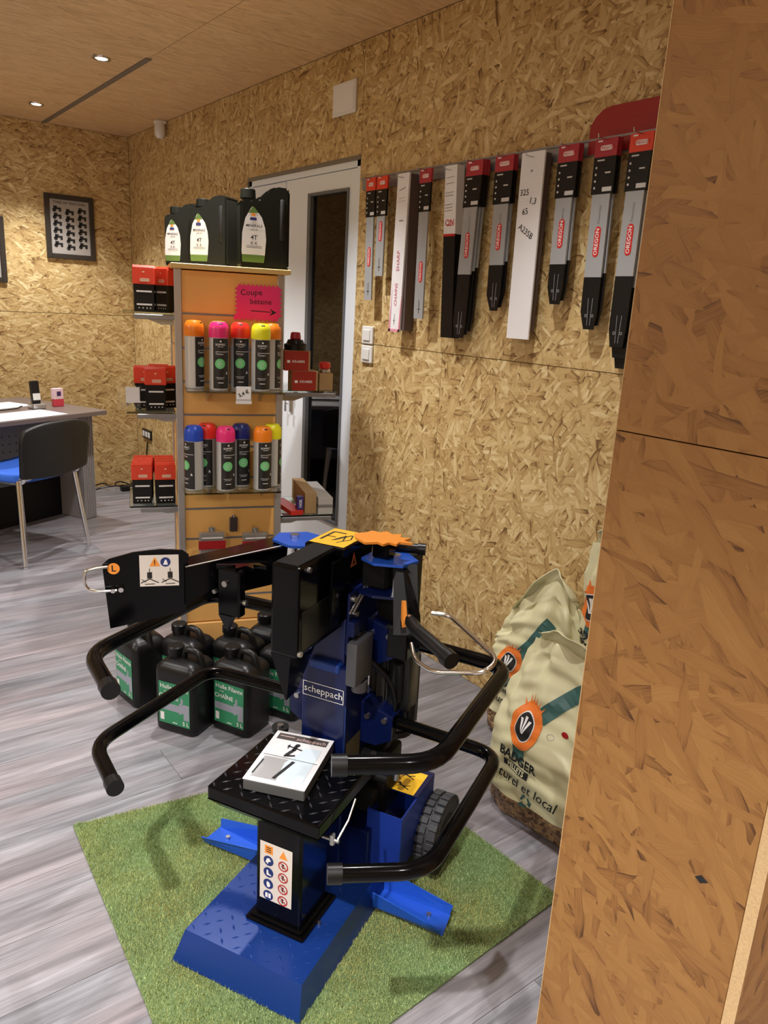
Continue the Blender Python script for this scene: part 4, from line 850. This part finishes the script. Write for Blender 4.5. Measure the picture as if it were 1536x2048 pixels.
Dec(gp, .0010).disc(.041, .064, .0105, n=18, rings=1).make('blue_pictogram', mat('picto_blue', (.015, .03, .16), .4), ws)
d = Dec(gp, .0012); d.poly([(.036, .058), (.040, .069), (.043, .069), (.046, .058)]); d.make('white_figure', WINK, ws)
d = Dec(gp, .0012); d.rect(.018, .060, .020, .069); d.rect(.018, .0565, .020, .0585)
for cx in (.008, .050):
    d.rect(cx-.005, .028, cx+.005, .042); d.line(cx-.018, .018, cx, .027, .002); d.line(cx+.018, .018, cx, .027, .002); d.line(cx-.016, .026, cx-.008, .020, .0015); d.line(cx, .042, cx, .050, .0015); d.line(cx-.01, .015, cx+.01, .0155, .0015)
d.make('black_figure', INK, ws)
off = lambda x, z, h=0: gp(x, z, h)
part('grab_handle', CHROME, lambda bm: tube(bm, fillet([off(-.075, .058, .004), off(-.100, .056, .006), off(-.122, .050, .006), off(-.121, .012, .006), off(-.100, .004, .006), off(-.058, .006, .008)], .014, 5), .0036, 10), sm=60)
part('handle_screw', CHROME, lambda bm: (cyl(bm, off(-.066, .006, 0), off(-.066, .006, .012), .005, seg=8), cyl(bm, off(-.050, .007, 0), off(-.050, .007, .010), .0055, seg=8)))
# claw on the left arm
part('claw', BLACK, lambda bm: prism(bm, [(-.225, .215), (-.16, .262), (-.118, .272), (-.140, .254), (-.112, .243), (-.142, .236), (-.125, .215), (-.150, .222), (-.158, .195), (-.172, .214), (-.205, .190)], .838, .846))
part('claw_block', BLACK, lambda bm: box(bm, -.208, -.150, .196, .222, .730, .84, .004, M=None))
part('claw_foot', BLACK, lambda bm: hexa(bm, [(-.190, .205, .690), (-.186, .205, .690), (-.186, .212, .690), (-.190, .212, .690), (-.207, .198, .73), (-.172, .198, .73), (-.172, .220, .73), (-.207, .220, .73)]))
part('bolt', STEEL, lambda bm: cyl(bm, (-.185, .196, .806), (-.185, .190, .806), .007, seg=8)); part('bolt', STEEL, lambda bm: cyl(bm, (-.214, .200, .782), (-.214, .192, .782), .005, seg=8)); part('bolt', STEEL, lambda bm: cyl(bm, (-.149, .21, .765), (-.140, .21, .765), .006, seg=8))
# right arm: claw plate, curved guard, block, handle, hoop
part('claw', mat('orange_claw', (.86, .30, .035), .4), lambda bm: prism(bm, [(.052, .345), (.066, .322), (.10, .300), (.122, .318), (.138, .310), (.143, .330), (.162, .326), (.160, .345), (.188, .352), (.163, .362), (.170, .382), (.148, .378), (.140, .400), (.122, .388), (.104, .402), (.094, .385), (.074, .388), (.070, .370)], .914, .919, Matrix.Translation((-.012, .012, 0))))
part('claw_support', BLACK, lambda bm: box(bm, .085, .125, .355, .395, .873, .914, .003))
part('operating_rod', BLACKP, lambda bm: (tube(bm, [(.07, .42, .882), (.162, .45, .880)], .011, 14), cyl(bm, (.155, .448, .880), (.172, .453, .880), .0135, seg=14)), sm=40)
def swoop(bm):
    A = [(.122, .40, .862, .868), (.150, .375, .80, .868), (.178, .335, .745, .862), (.205, .295, .728, .852), (.230, .262, .728, .838), (.250, .238, .736, .815), (.256, .230, .750, .790)]
    P = [(x, y, z1) for x, y, z0, z1 in A]+[(x, y, z0) for x, y, z0, z1 in A[::-1]]
    for (a, b_) in zip(A, A[1:]):
        hexa(bm, [(a[0]-.003, a[1]-.002, a[2]), (b_[0]-.003, b_[1]-.002, b_[2]), (b_[0]+.003, b_[1]+.002, b_[2]), (a[0]+.003, a[1]+.002, a[2]), (a[0]-.003, a[1]-.002, a[3]), (b_[0]-.003, b_[1]-.002, b_[3]), (b_[0]+.003, b_[1]+.002, b_[3]), (a[0]+.003, a[1]+.002, a[3])])
part('guard', BLACK, swoop)
part('guard_plate', BLACKM, lambda bm: (slab(bm, [(.140, .35, .868), (.185, .375, .868), (.252, .240, .772), (.205, .222, .768)], .006), box(bm, .165, .172, .385, .41, .80, .868)))
part('round_sticker', ORA, lambda bm: slab(bm, [(.205, .262, .83), (.213, .25, .835), (.222, .24, .80), (.218, .243, .775), (.208, .258, .79)], .007))
part('claw_block', BLACK, lambda bm: (box(bm, .168, .215, .275, .305, .690, .760, .003), box(bm, .165, .220, .27, .31, .758, .762)))
part('hand_grip', BLACKP, lambda bm: (tube(bm, [(.238, .232, .802), (.262, .203, .801), (.30, .178, .797), (.352, .143, .790)], .0135, 14), cyl(bm, (.342, .150, .791), (.360, .137, .789), .0165, seg=14)), sm=40)
part('grip_collar', CHROME, lambda bm: cyl(bm, (.232, .240, .804), (.244, .226, .803), .011, seg=12), sm=40)
part('guard_hoop', CHROME, lambda bm: tube(bm, fillet([(.285, .215, .838), (.318, .225, .838), (.452, .110, .828), (.440, .075, .815), (.345, .085, .786), (.292, .125, .779), (.270, .160, .792)], .022, 6), .0042, 10), sm=60)
# linkage, pump block, motor
part('hydraulic_block', BLACKM, lambda bm: (box(bm, .070, .150, .43, .50, .672, .862, .006, 2), box(bm, .060, .12, .36, .43, .80, .862, .004)))
part('link_rod', STEEL, lambda bm: (tube(bm, [(.068, .398, .822), (.068, .296, .758)], .0025, 8), tube(bm, [(.074, .402, .822), (.074, .30, .758)], .0025, 8), cyl(bm, (.062, .398, .822), (.08, .398, .822), .006, seg=8)))
part('link_lug', mat('blue_paint_lit', (.02, .11, .62)), lambda bm: box(bm, .065, .085, .375, .41, .775, .79, .003))
part('valve_block', mat('cast_grey', (.09, .09, .10), .5, .3), lambda bm: (box(bm, .064, .092, .292, .375, .585, .690, .006, 2), cyl(bm, (.08, .335, .56), (.08, .335, .585), .018)), sm=30)
def motor(bm):
    cyl(bm, (.095, .50, .40), (.095, .50, .60), .05, seg=24)
    for k in range(20): a = 2*math.pi*k/20; c, s = math.cos(a), math.sin(a); hexa(bm, [(.095+c*.048+s*.0015, .5+s*.048-c*.0015, .41), (.095+c*.062+s*.0015, .5+s*.062-c*.0015, .41), (.095+c*.062-s*.0015, .5+s*.062+c*.0015, .41), (.095+c*.048-s*.0015, .5+s*.048+c*.0015, .41)]+[(.095+c*.048+s*.0015, .5+s*.048-c*.0015, .59), (.095+c*.062+s*.0015, .5+s*.062-c*.0015, .59), (.095+c*.062-s*.0015, .5+s*.062+c*.0015, .59), (.095+c*.048-s*.0015, .5+s*.048+c*.0015, .59)])
part('motor', mat('motor_grey', (.10, .10, .095), .45, .5), motor)
part('motor_cap', BLACKP, lambda bm: (cyl(bm, (.095, .50, .60), (.095, .50, .635), .062, .05, seg=24), cyl(bm, (.095, .5, .385), (.095, .5, .40), .058, seg=24)), sm=30)
part('switch_box', BLACKP, lambda bm: (box(bm, .100, .160, .44, .50, .47, .665, .008, 2), box(bm, .118, .145, .425, .445, .50, .60, .004)), sm=30)
part('plug_flap', BLACKP, lambda bm: (tube(bm, [(.150, .468, .50), (.158, .458, .46), (.162, .455, .425)], .007, 8),), sm=40)
part('hose', BLACKP, lambda bm: (tube(bm, fillet([(.07, .40, .60), (.10, .44, .56), (.12, .46, .50), (.125, .45, .40), (.08, .42, .30)], .05, 5), .008, 10), tube(bm, fillet([(.09, .37, .62), (.13, .41, .56), (.135, .43, .46), (.11, .46, .36)], .05, 5), .005, 8)), sm=50)
part('pump_body', BLACKM, lambda bm: (box(bm, .05, .13, .40, .50, .20, .36, .01, 2), cyl(bm, (.09, .36, .26), (.09, .41, .26), .03), cyl(bm, (.06, .37, .33), (.15, .37, .33), .012)), sm=30)
part('pipe_fittings', STEEL, lambda bm: (cyl(bm, (.10, .39, .34), (.10, .39, .375), .007), cyl(bm, (.125, .40, .33), (.125, .40, .37), .006), cyl(bm, (.148, .42, .30), (.148, .42, .35), .008)), sm=30)
part('rating_plate', mat('yellowed_label', (.14, .12, .06), .5), lambda bm: box(bm, .0585, .0592, .325, .395, .34, .42), CO)
# lower body and tool tray
part('lower_body', SHADED_BLUE, lambda bm: (box(bm, -.125, .125, .33, .60, .078, .20, .003), box(bm, -.058, .058, .43, .47, .078, .5)))
TR = part('tool_tray', mat('tray_blue', (.014, .045, .33), .3, .2), lambda bm: (box(bm, .110, .114, .35, .55, .10, .250), box(bm, .196, .200, .35, .555, .10, .250), box(bm, .114, .196, .35, .354, .10, .250), box(bm, .114, .196, .551, .555, .10, .250), box(bm, .114, .196, .354, .551, .10, .104)))
part('tray_lid', SHADED_BLUE, lambda bm: box(bm, .110, .200, .44, .555, .2505, .254), TR)
mp = plane((.153, .487, .2543), (1, 0, 0), (0, 1, 0)); st = Dec(mp).rect(-.034, -.046, .036, .050).make('yellow_sticker', YEL, TR)
d = Dec(mp, .0009)
for cx, cy, r_ in ((-.004, .022, .6), (.0, -.022, .2)):
    d.disc(cx-.014, cy+.008, .005, n=8, rings=1); d.line(cx-.012, cy+.004, cx+.004, cy-.002, .005); d.line(cx, cy-.001, cx+.014, cy+.008, .003); d.line(cx, cy-.001, cx+.016, cy-.009, .003); d.line(cx-.01, cy+.003, cx-.016, cy-.008, .003)
d.make('black_figure', INK, TR)
# wings and wheels
for sx in (-1, 1):
    t0 = .312 if sx > 0 else .300
    part('side_foot', mat('blue_paint_lit', (.02, .11, .62)), lambda bm: (slab(bm, [(sx*.155, t0, .02), (sx*.335, t0-.002, .02), (sx*.330, t0+.062, .02), (sx*.155, t0+.062, .02)], .004),
        slab(bm, [(sx*.155, t0, .020), (sx*.328, t0-.002, .020), (sx*.335, t0-.012, .040), (sx*.155, t0-.004, .062)], .003), slab(bm, [(sx*.155, t0+.062, .020), (sx*.328, t0+.062, .020), (sx*.332, t0+.070, .042), (sx*.155, t0+.066, .075)], .003)))
    part('foot_bolt', STEEL, lambda bm: cyl(bm, (sx*.285, t0+.035, .022), (sx*.285, t0+.035, .028), .006, seg=8))
    def wheel(bm):
        M_ = Matrix.Translation((sx*.225, .535, .103)) @ Matrix.Rotation(math.pi/2, 4, 'Y')
        lathe(bm, [(.055, -.024), (.085, -.027), (.094, -.022), (.094, .022), (.085, .027), (.055, .024)], 36, M=M_)
        for k in range(26):
            for j in (-1, 1):
                a = 2*math.pi*(k+(.5 if j > 0 else 0))/26
                box(bm, .092, .1005, -.0085, .0085, j*.014-.0115, j*.014+.0115, .0012, M=M_ @ Matrix.Rotation(a, 4, 'Z'))
    wh = part('wheel', RUBBER, wheel)
    part('wheel_hub', BLACKM, lambda bm: (cyl(bm, (sx*.20, .535, .103), (sx*.25, .535, .103), .056, seg=24), cyl(bm, (sx*.25, .535, .103), (sx*.262, .535, .103), .016, seg=12)), wh, 30)
part('axle', STEEL, lambda bm: cyl(bm, (-.2, .535, .103), (.2, .535, .103), .009))
part('crank_pin', STEEL, lambda bm: (cyl(bm, (.155, .40, .06), (.20, .40, .075), .005), cyl(bm, (.10, .15, .0785), (.10, .15, .0845), .004)))
# manual lying on the table
t = thing('manual', 'shrink-wrapped grey and white instruction booklet lying on the black splitter table', 'booklet', (0, 0, 0), math.atan2(-.886, .463))
mc = Vector((-.015, .201)); ma = math.atan2(.026, .133)
u_ = Vector((.463, -.886, 0)); v_ = Vector((.886, .463, 0)); c_ = Vector((.583, 1.158, 0))+u_*mc.x+v_*mc.y
t.location = (c_.x, c_.y, .4006); t.rotation_euler = (0, 0, math.atan2(-.886, .463)+ma)
bm = bm_new(); box(bm, -.069, .069, -.098, .098, 0, .026, .002); obj('pages', bm, mat('page_stack', (.09, .09, .09), .4), t)
bm = bm_new(); box(bm, -.0695, .0695, -.0985, .0985, .026, .0272); cv = obj('cover', bm, mat('cover_white', (.88, .88, .90), .2), t)
mp = plane((0, 0, .0273), (1, 0, 0), (0, 1, 0))
Dec(mp, .0003).rect(-.058, -.085, .0, -.006).make('photo_panel', mat('cover_grey', (.42, .42, .43), .3), cv)
Dec(mp, .0005).poly([(-.0, -.085), (.056, -.085), (.056, .05), (.02, .05), (-.006, -.02)]).make('pale_panel', mat('cover_pale_blue', (.72, .84, .93), .2), cv)
Dec(mp, .0005).rect(-.060, .066, .060, .090).make('title_bar', mat('cover_dark', (.08, .07, .065), .3), cv)
d = Dec(mp, .0009); d.text('scheppach', .017, .022, .076, bold=.01); d.rect(-.055, .078, -.02, .081); d.make('lettering', mat('cover_pink', (.65, .45, .43), .4), cv)
d = Dec(mp, .0008); d.disc(-.002, .052, .006, n=10, rings=1); d.line(-.004, .05, -.004, .03, .009); d.line(-.024, .045, .014, .036, .004); d.line(-.004, .034, -.014, .008, .009); d.line(-.018, .005, .006, .012, .006); d.line(-.02, .035, -.02, .05, .003); d.line(-.055, -.02, -.058, -.075, .004); d.line(-.064, .0, .064, -.004, .0015); d.line(-.008, -.08, .012, -.01, .008); d.make('machine_picture', INK, cv)
0 and obj('shrink_wrap', bm, mat('film', (1, 1, 1), .05, 0, **{'Transmission Weight': 1.0, 'IOR': 1.08}), t)
# ================================================================== PELLET BAGS
BAGM = mat('bag_film', (.68, .65, .41), .36, noise=(7, .05)); PELM = mat('pellets', (.20, .105, .045), .5)
N = PELM.node_tree.nodes; L = PELM.node_tree.links
tc = N.new('ShaderNodeTexCoord'); vo = N.new('ShaderNodeTexVoronoi'); vo.inputs['Scale'].default_value = 95; L.new(tc.outputs['Object'], vo.inputs['Vector'])
cr = N.new('ShaderNodeValToRGB'); e = cr.color_ramp.elements; e[0].color = (.055, .025, .012, 1); e[1].color = (.34, .21, .10, 1); e[1].position = .8
sc_ = N.new('ShaderNodeSeparateColor'); L.new(vo.outputs['Color'], sc_.inputs[0]); L.new(sc_.outputs[0], cr.inputs[0]); L.new(cr.outputs[0], N['Principled BSDF'].inputs['Base Color'])
bp = N.new('ShaderNodeBump'); bp.inputs['Distance'].default_value = .006; bp.inputs['Strength'].default_value = .8; L.new(vo.outputs['Distance'], bp.inputs['Height']); bp.invert = True; L.new(bp.outputs[0], N['Principled BSDF'].inputs['Normal'])
def pellet_bag(label, x, y, rz, H_, HW, HD, seed, lean=.0, twist=0, logo_y=.0, logo_z=.27, peak=.24, u0=.15, nar=.34):
    rr = random.Random(seed); ph = [rr.uniform(0, 6.28) for _ in range(12)]
    t = thing('pellet_bag', label, 'bag', (x, y, 0), rz, 'pellet bags against the wall')
    def prof(z):
        q = z/H_
        wd_ = HW*(.93+.10*math.sin(min(1, q/.5)*math.pi/2)) * (1-nar*max(0, (q-.55)/.45)**1.5)
        dp = HD*(.82+.18*math.sin(min(1, q/.35)*math.pi/2)) * (1-.93*max(0, (q-.45)/.55)**1.25)
        if q < .05: k = math.sqrt(max(.0, 1-(1-q/.05)**2)); wd_ *= .90+.10*k; dp *= .72+.28*k
        return wd_, max(dp, .004)
    def wr(th, z):
        q = z/H_; a = .0022*(math.sin(6*th+ph[0]+9*q)+math.sin(11*th+ph[1]-14*q)) + .0035*math.sin(38*q+2.2*math.sin(2*th+ph[2])+ph[3])*(.35+.65*q) + .0016*math.sin(75*q+3*math.sin(3*th+ph[4]))
        a += .020*max(0, q-.35)*math.sin(11*th+ph[5]+7*q) + .006*math.sin(5*th+22*q+ph[10])*math.sin(9*q+ph[11])
        return a
    def zd(u, z):
        q = max(0, min(1, (z/H_-.35)/.65)); q = q*q*(3-2*q); return z*(1-q*peak*abs(u-u0)**1.25)
    def pt(th, z, h=0):
        wd_, dp = prof(z); n_ = 2.6
        c, s = math.cos(th), math.sin(th)
        X = math.copysign(abs(c)**(2/n_), c)*wd_; Y = math.copysign(abs(s)**(2/n_), s)*dp
        k = wr(th, z)+h; return Vector((X+c*k, Y+s*k*(1 if dp > .02 else .4)+lean*z+.02*math.sin(z*7+ph[6]), zd(X/HW, z)))
    nt, nz_ = 96, 90; rows = [H_*j/nz_ for j in range(nz_+1)]; zb = .078
    def grid(z0, z1, m, nm, cap0, cap1, zf=lambda th: 0):
        V = []; Fc = []; R_ = [z0+(z1-z0)*j/int(max(8, nz_*(z1-z0)/H_)) for j in range(int(max(8, nz_*(z1-z0)/H_))+1)]
        for z in R_:
            for k in range(nt): V.append(pt(2*math.pi*k/nt, z))
        for j in range(len(R_)-1):
            for k in range(nt): Fc.append([j*nt+k, j*nt+(k+1) % nt, (j+1)*nt+(k+1) % nt, (j+1)*nt+k])
        if cap0: Fc.append(list(range(nt))[::-1])
        if cap1: Fc.append([(len(R_)-1)*nt+k for k in range(nt)])
        return obj(nm, ([tuple(v) for v in V], Fc), m, t, 60)
    grid(.0, zb, PELM, 'clear_base', True, False); bd = grid(zb, H_, BAGM, 'sack', False, True)
    # folded top seam
    V = []; Fc = []; wd_, dp = prof(H_)
    for i in range(25):
        u = -1+2*i/24; yb = lean*H_+.02*math.sin(H_*7+ph[6])
        for j, (dz, dyy) in enumerate(((-.012, 0), (.022, .006*math.sin(5*u+ph[7])), (.045, -.012+.012*math.sin(9*u+ph[8])), (.050, -.02+.01*math.sin(6*u)))): V.append((u*wd_*(1-.03*j), yb+dyy, zd(u*wd_/HW, H_)+dz*(.6+.4*math.cos(3*(u-u0)))+.010*math.sin(4*u+ph[9])*(j > 0)))
    for i in range(24):
        for j in range(3): a = i*4+j; Fc.append([a, a+4, a+5, a+1])
    sm_ = obj('top_seam', (V, Fc), BAGM, t, 70); mo = sm_.modifiers.new('s', 'SOLIDIFY'); mo.thickness = .003
    def mp(x_, z, h=0):
        z = max(.001, min(H_-.001, z)); wd_, dp = prof(z); n_ = 2.6; q = max(-.999, min(.999, x_/wd_)); c = math.copysign(abs(q)**(n_/2), q); th = -math.acos(max(-1, min(1, c)))
        return pt(th, z, h)
    W_ = 1.0
    def D(h=.0012): return Dec(mp, h)
    GT = mat('teal_print', (.045, .13, .12), .4)
    lx, lz = logo_y, logo_z
    # slanted stripe to the upper right, stem under the badge
    d = D(.0018)
    n_ = 16
    def quadgrid(P0, P1, P2, P3, nx=8, ny=10):
        V = [];  Fc = []
        for j in range(ny+1):
            for i in range(nx+1):
                a, b_ = i/nx, j/ny
                V.append(((P0[0]*(1-a)+P1[0]*a)*(1-b_)+(P3[0]*(1-a)+P2[0]*a)*b_, (P0[1]*(1-a)+P1[1]*a)*(1-b_)+(P3[1]*(1-a)+P2[1]*a)*b_))
        for j in range(ny):
            for i in range(nx): k = j*(nx+1)+i; Fc.append([k, k+1, k+nx+2, k+nx+1])
        return V, Fc
    d.add(*quadgrid((lx+.010, lz+.040), (lx+.050, lz+.022), (lx+.150, lz+.165), (lx+.118, lz+.185)))
    d.add(*quadgrid((lx-.022, lz-.095), (lx+.022, lz-.095), (lx+.022, lz-.03), (lx-.022, lz-.03)))
    d.make('green_stripe', GT, t)
    D(.0026).disc(lx, lz, .050, .064, 32, 8).make('orange_badge', mat('badge_orange', (.82, .20, .03), .4), t)
    d = D(.0030)
    for k in range(6): a = math.pi*(.28+.09*k); d.poly([(lx+.045*math.cos(a-.07), lz+.058*math.sin(a-.07)), (lx+.045*math.cos(a+.07), lz+.058*math.sin(a+.07)), (lx+.062*math.cos(a), lz+.084*math.sin(a))])
    d.make('badge_rays', mat('badge_orange', (.82, .20, .03)), t)
    D(.0038).disc(lx, lz-.002, .030, .041, 28, 6).make('badge_white', WINK, t)
    D(.0048).disc(lx, lz-.002, .0275, .038, 28, 6).make('badge_black', INK, t)
    d = D(.0060)
    for x0_, x1_, y1_ in ((-.002, -.014, .018), (0, 0, .026), (.002, .014, .018)): d.add(*quadgrid((lx+x0_-.001, lz-.020), (lx+x0_+.001, lz-.020), (lx+x1_+.0045, lz+y1_), (lx+x1_-.0045, lz+y1_), 2, 8))
    d.make('badge_stripes', WINK, t)
    d = D(.0038); d.text('BADGER', .036, lx+.004, lz-.094, 0, bold=.03); d.make('lettering', INK, t)
    d = D(.0030); d.rect(lx-.045, lz-.130, lx+.052, lz-.112, 12, 2); d.make('brand_bar', INK, t)
    d = D(.0044); d.text('PELLETS', .0195, lx+.004, lz-.121, 0, bold=.02); d.make('lettering', BAGM, t)
    d = D(.0034); V_, F_ = text2('naturel et local', .040, 'CENTER', .006); d.add([(x_+.28*y_, y_*1.15) for x_, y_ in V_], F_, lx+.030, lz-.160, -.03); d.make('lettering', INK, t)
    if lz-.23 > .04:
        d = D(.003)
        for k in range(3): a = 2*math.pi*k/3+.5; c, s = math.cos(a), math.sin(a); d.line(lx+.045+.012*c-.008*s, lz-.204+.012*s+.008*c, lx+.045+.012*c+.006*s, lz-.204+.012*s-.006*c, .007); d.poly([(lx+.045+.020*c+.006*s, lz-.204+.020*s-.006*c), (lx+.045+.004*c+.006*s, lz-.204+.004*s-.006*c), (lx+.045+.012*c+.018*s, lz-.204+.012*s-.018*c)])
        d.make('recycling_mark', GT, t)
    d = D(.0015); d.disc(lx+.115, lz+.025, .012, .008, 14, 1); d.make('red_oval', RED2, t)
    d = D(.0015); d.ring(lx+.080, lz+.005, .010, .0115, 14, .6); d.make('oval_outline', GREYM, t)
    return t
pellet_bag('front pellet bag standing on the floor beside the partition, badge logo fully visible', 1.560, 1.165, -math.pi/2+.08, .515, .195, .095, 1, .06, logo_y=-.065, logo_z=.295, peak=.10, u0=-.35)
pellet_bag('rear pellet bag leaning on the wall, peaked top, partly hidden by the front bag', 1.808, 1.466, -math.pi/2+.05, .600, .185, .085, 5, .03, logo_y=-.078, logo_z=.298, peak=.30, u0=.22)
pellet_bag('tallest pellet bag at the back, mostly hidden by the partition', 1.755, 1.108, -math.pi/2-.02, .790, .168, .070, 9, .02, logo_y=-.120, logo_z=.60, peak=.05, u0=-.6, nar=.08)

# ================================================================== DESK
DA = math.atan2(.423, .906); dk = thing('desk', 'office desk with a dark top and ribbed grey end panel at the left', 'desk', (1.452, 4.716, 0), DA)
DG = mat('desk_top', (.17, .135, .125), .35)
bm = bm_new(); box(bm, -1.7, 0, 0, .80, .672, .70, .003); obj('desk_top', bm, DG, dk)
bm = bm_new(); box(bm, -.105, -.02, .11, .70, 0, .672, .004); el_ = obj('end_panel', bm, mat('desk_grey', (.30, .28, .28), .45), dk)
bm = bm_new()
for k in range(6): box(bm, -.100+k*.0135, -.0925+k*.0135, .103, .112, .01, .66, .002)
for k in range(40): box(bm, -.021, -.016, .12+k*.0145, .128+k*.0145, .01, .66, .001)
obj('ribs', bm, mat('desk_grey', (.30, .28, .28)), el_)
bm = bm_new(); box(bm, -1.6, -.105, .30, .318, .26, .672); md = obj('modesty_panel', bm, mat('modesty', (.10, .11, .15), .5), dk)
d = Dec(plane((0, .2996, .45), (1, 0, 0), (0, 0, 1)))
for i in range(30):
    for j in range(6): d.disc(-1.5+i*.045, -.12+j*.045, .006, n=6, rings=1)
d.make('perforation', INK, md)
bm = bm_new(); box(bm, -1.6, -.105, .33, .345, .0, .262); obj('lower_panel', bm, BLACKM, dk)
def DW(a, n, z): c, s = math.cos(DA), math.sin(DA); return Vector((1.452+a*c-n*s, 4.716+a*s+n*c, z))
t = thing('desk_paper', 'large white sheet of paper covering the desk front', 'paper', DW(-.66, .15, .7012), DA, 'papers on the desk')
bm = bm_new(); box(bm, -.42, .38, -.14, .10, 0, .0012); sh = obj('sheet', bm, PAPER, t)
d = Dec(plane((0, 0, .0013), (1, 0, 0), (0, 1, 0)))
for k in range(12): d.line(-.38, -.12+k*.018, .05+.02*(k % 3), -.12+k*.018, .003)
d.make('print', GREYL, sh)
t = thing('desk_paper', 'second white sheet lying further back on the desk', 'paper', DW(-.46, .50, .7012), DA+.05, 'papers on the desk')
bm = bm_new(); box(bm, -.40, .26, -.10, .12, 0, .001); obj('sheet', bm, PAPER, t)
t = thing('phone_cable', 'thin black cable on the desk between the papers', 'cable', DW(-.45, .33, .7012), DA)
bm = bm_new(); tube(bm, fillet([(-.5, -.02, .008), (-.1, -.02, .008), (.06, -.02, .008), (.10, .02, .008), (.13, .03, .012)], .06), .004, 6); obj('cord', bm, BLACKP, t)
t = thing('cordless_phone', 'black cordless phone upright in its charging cradle on the desk', 'phone', DW(-.262, .30, .7012), DA-.2)
bm = bm_new(); box(bm, -.04, .04, -.04, .045, 0, .03, .006, 2); obj('cradle', bm, STEEL, t)
bm = bm_new(); box(bm, -.025, .025, -.008, .022, .031, .165, .006, 2, M=Matrix.Rotation(-.1, 4, 'X')); obj('handset', bm, BLACKP, t)
bm = bm_new(); box(bm, -.022, .022, -.012, -.009, .05, .09, M=Matrix.Rotation(-.1, 4, 'X')); obj('keypad', bm, WHITE, t)
t = thing('small_box', 'small pink and white box with a dark square standing on the desk', 'box', DW(-.108, .30, .7012), DA-.1)
bm = bm_new(); box(bm, -.032, .032, -.01, .02, 0, .045, .001); obj('lower_box', bm, mat('rose_card', (.62, .05, .08), .5), t)
bm = bm_new(); box(bm, -.034, .030, -.011, .021, .045, .110, .001); obj('upper_box', bm, mat('pale_pink_card', (.85, .62, .70), .5), t)
Dec(plane((0, -.0113, .078), (1, 0, 0), (0, 0, 1))).rect(-.015, -.014, .013, .014).make('dark_square', mat('violet_ink', (.05, .02, .12), .5), t)

# ================================================================== CHAIR
CA = math.atan2(.539, .842)
t = thing('visitor_chair', 'visitor chair with black plastic back and blue seat in front of the desk', 'chair', (.787, 4.009, 0), CA)
def cpart(nm, m, fn, sm=None, parent=t): bm = bm_new(); fn(bm); return obj(nm, bm, m, parent, sm)
# seat
def seat(bm):
    nx, ny = 10, 10; top = []; 
    for j in range(ny+1):
        r_ = []
        for i in range(nx+1):
            u, v = i/nx*2-1, j/ny*2-1; x = .235+u*.215*(1-.10*max(0, v))*(1-.05*v*v); y = .245+v*.205*(1-.08*u*u)
            r_.append(bm.verts.new((x, y, .475-.018*(1-u*u)*(1-v*v)-.02*max(0, v-.6)+.01*abs(u)**3)))
        top.append(r_)
    for j in range(ny):
        for i in range(nx): bm.faces.new((top[j][i], top[j][i+1], top[j+1][i+1], top[j+1][i]))
se = cpart('seat', mat('blue_fabric', (.03, .13, .62), .9, noise=(120, .15)), seat, 60); mo = se.modifiers.new('s', 'SOLIDIFY'); mo.thickness = .045; mo.offset = -1; mo = se.modifiers.new('b', 'BEVEL'); mo.width = .012; mo.segments = 3
def back(bm):
    nx, ny = 12, 8; G = []
    for j in range(ny+1):
        r_ = []
        for i in range(nx+1):
            u, v = i/nx*2-1, j/ny
            hw_ = .228+.012*v; hw_ *= (1-.10*max(0, (v-.78)/.22)**2); x = .24+u*hw_; z = .455+v*.290*(1-.10*abs(u)**3*(1 if v > .5 else .0)); y = .005+.05*u*u*-1*0 + .045*(1-u*u)*-1*.6 - .03*v
            if v == 0: z += .015*u*u
            r_.append(bm.verts.new((x, y, z)))
        G.append(r_)
    for j in range(ny):
        for i in range(nx): bm.faces.new((G[j][i], G[j][i+1], G[j+1][i+1], G[j+1][i]))
ba = cpart('backrest', mat('chair_black', (.006, .006, .0065), .5), back, 60); mo = ba.modifiers.new('s', 'SOLIDIFY'); mo.thickness = .03; mo.offset = 0; mo = ba.modifiers.new('b', 'BEVEL'); mo.width = .01; mo.segments = 3
def leg(a, b_): return lambda bm: (tube(bm, [a, b_], .0125, 12), cyl(bm, b_, (b_[0], b_[1], 0.0005), .014, seg=12))
tops = [(.04, .05, .45), (.43, .05, .45), (.40, .42, .44), (.07, .42, .44)]; bots = [(-.0, -.0, .012), (.462, -.0, .012), (.46, .47, .012), (.0, .47, .012)]
for a, b_ in zip(tops, bots): cpart('leg', CHROME, leg(a, b_), 50)
cpart('seat_frame', CHROME, lambda bm: tube(bm, fillet([(.04, .05, .45), (.43, .05, .45), (.40, .42, .43), (.07, .42, .43), (.04, .06, .45)], .04), .011, 10), 50)
for x_ in (.045, .425): cpart('back_support', CHROME, lambda bm: tube(bm, fillet([(x_, .20, .435), (x_, .02, .435), (x_, .0, .50), (x_, -.02, .66)], .04), .010, 8), 50)
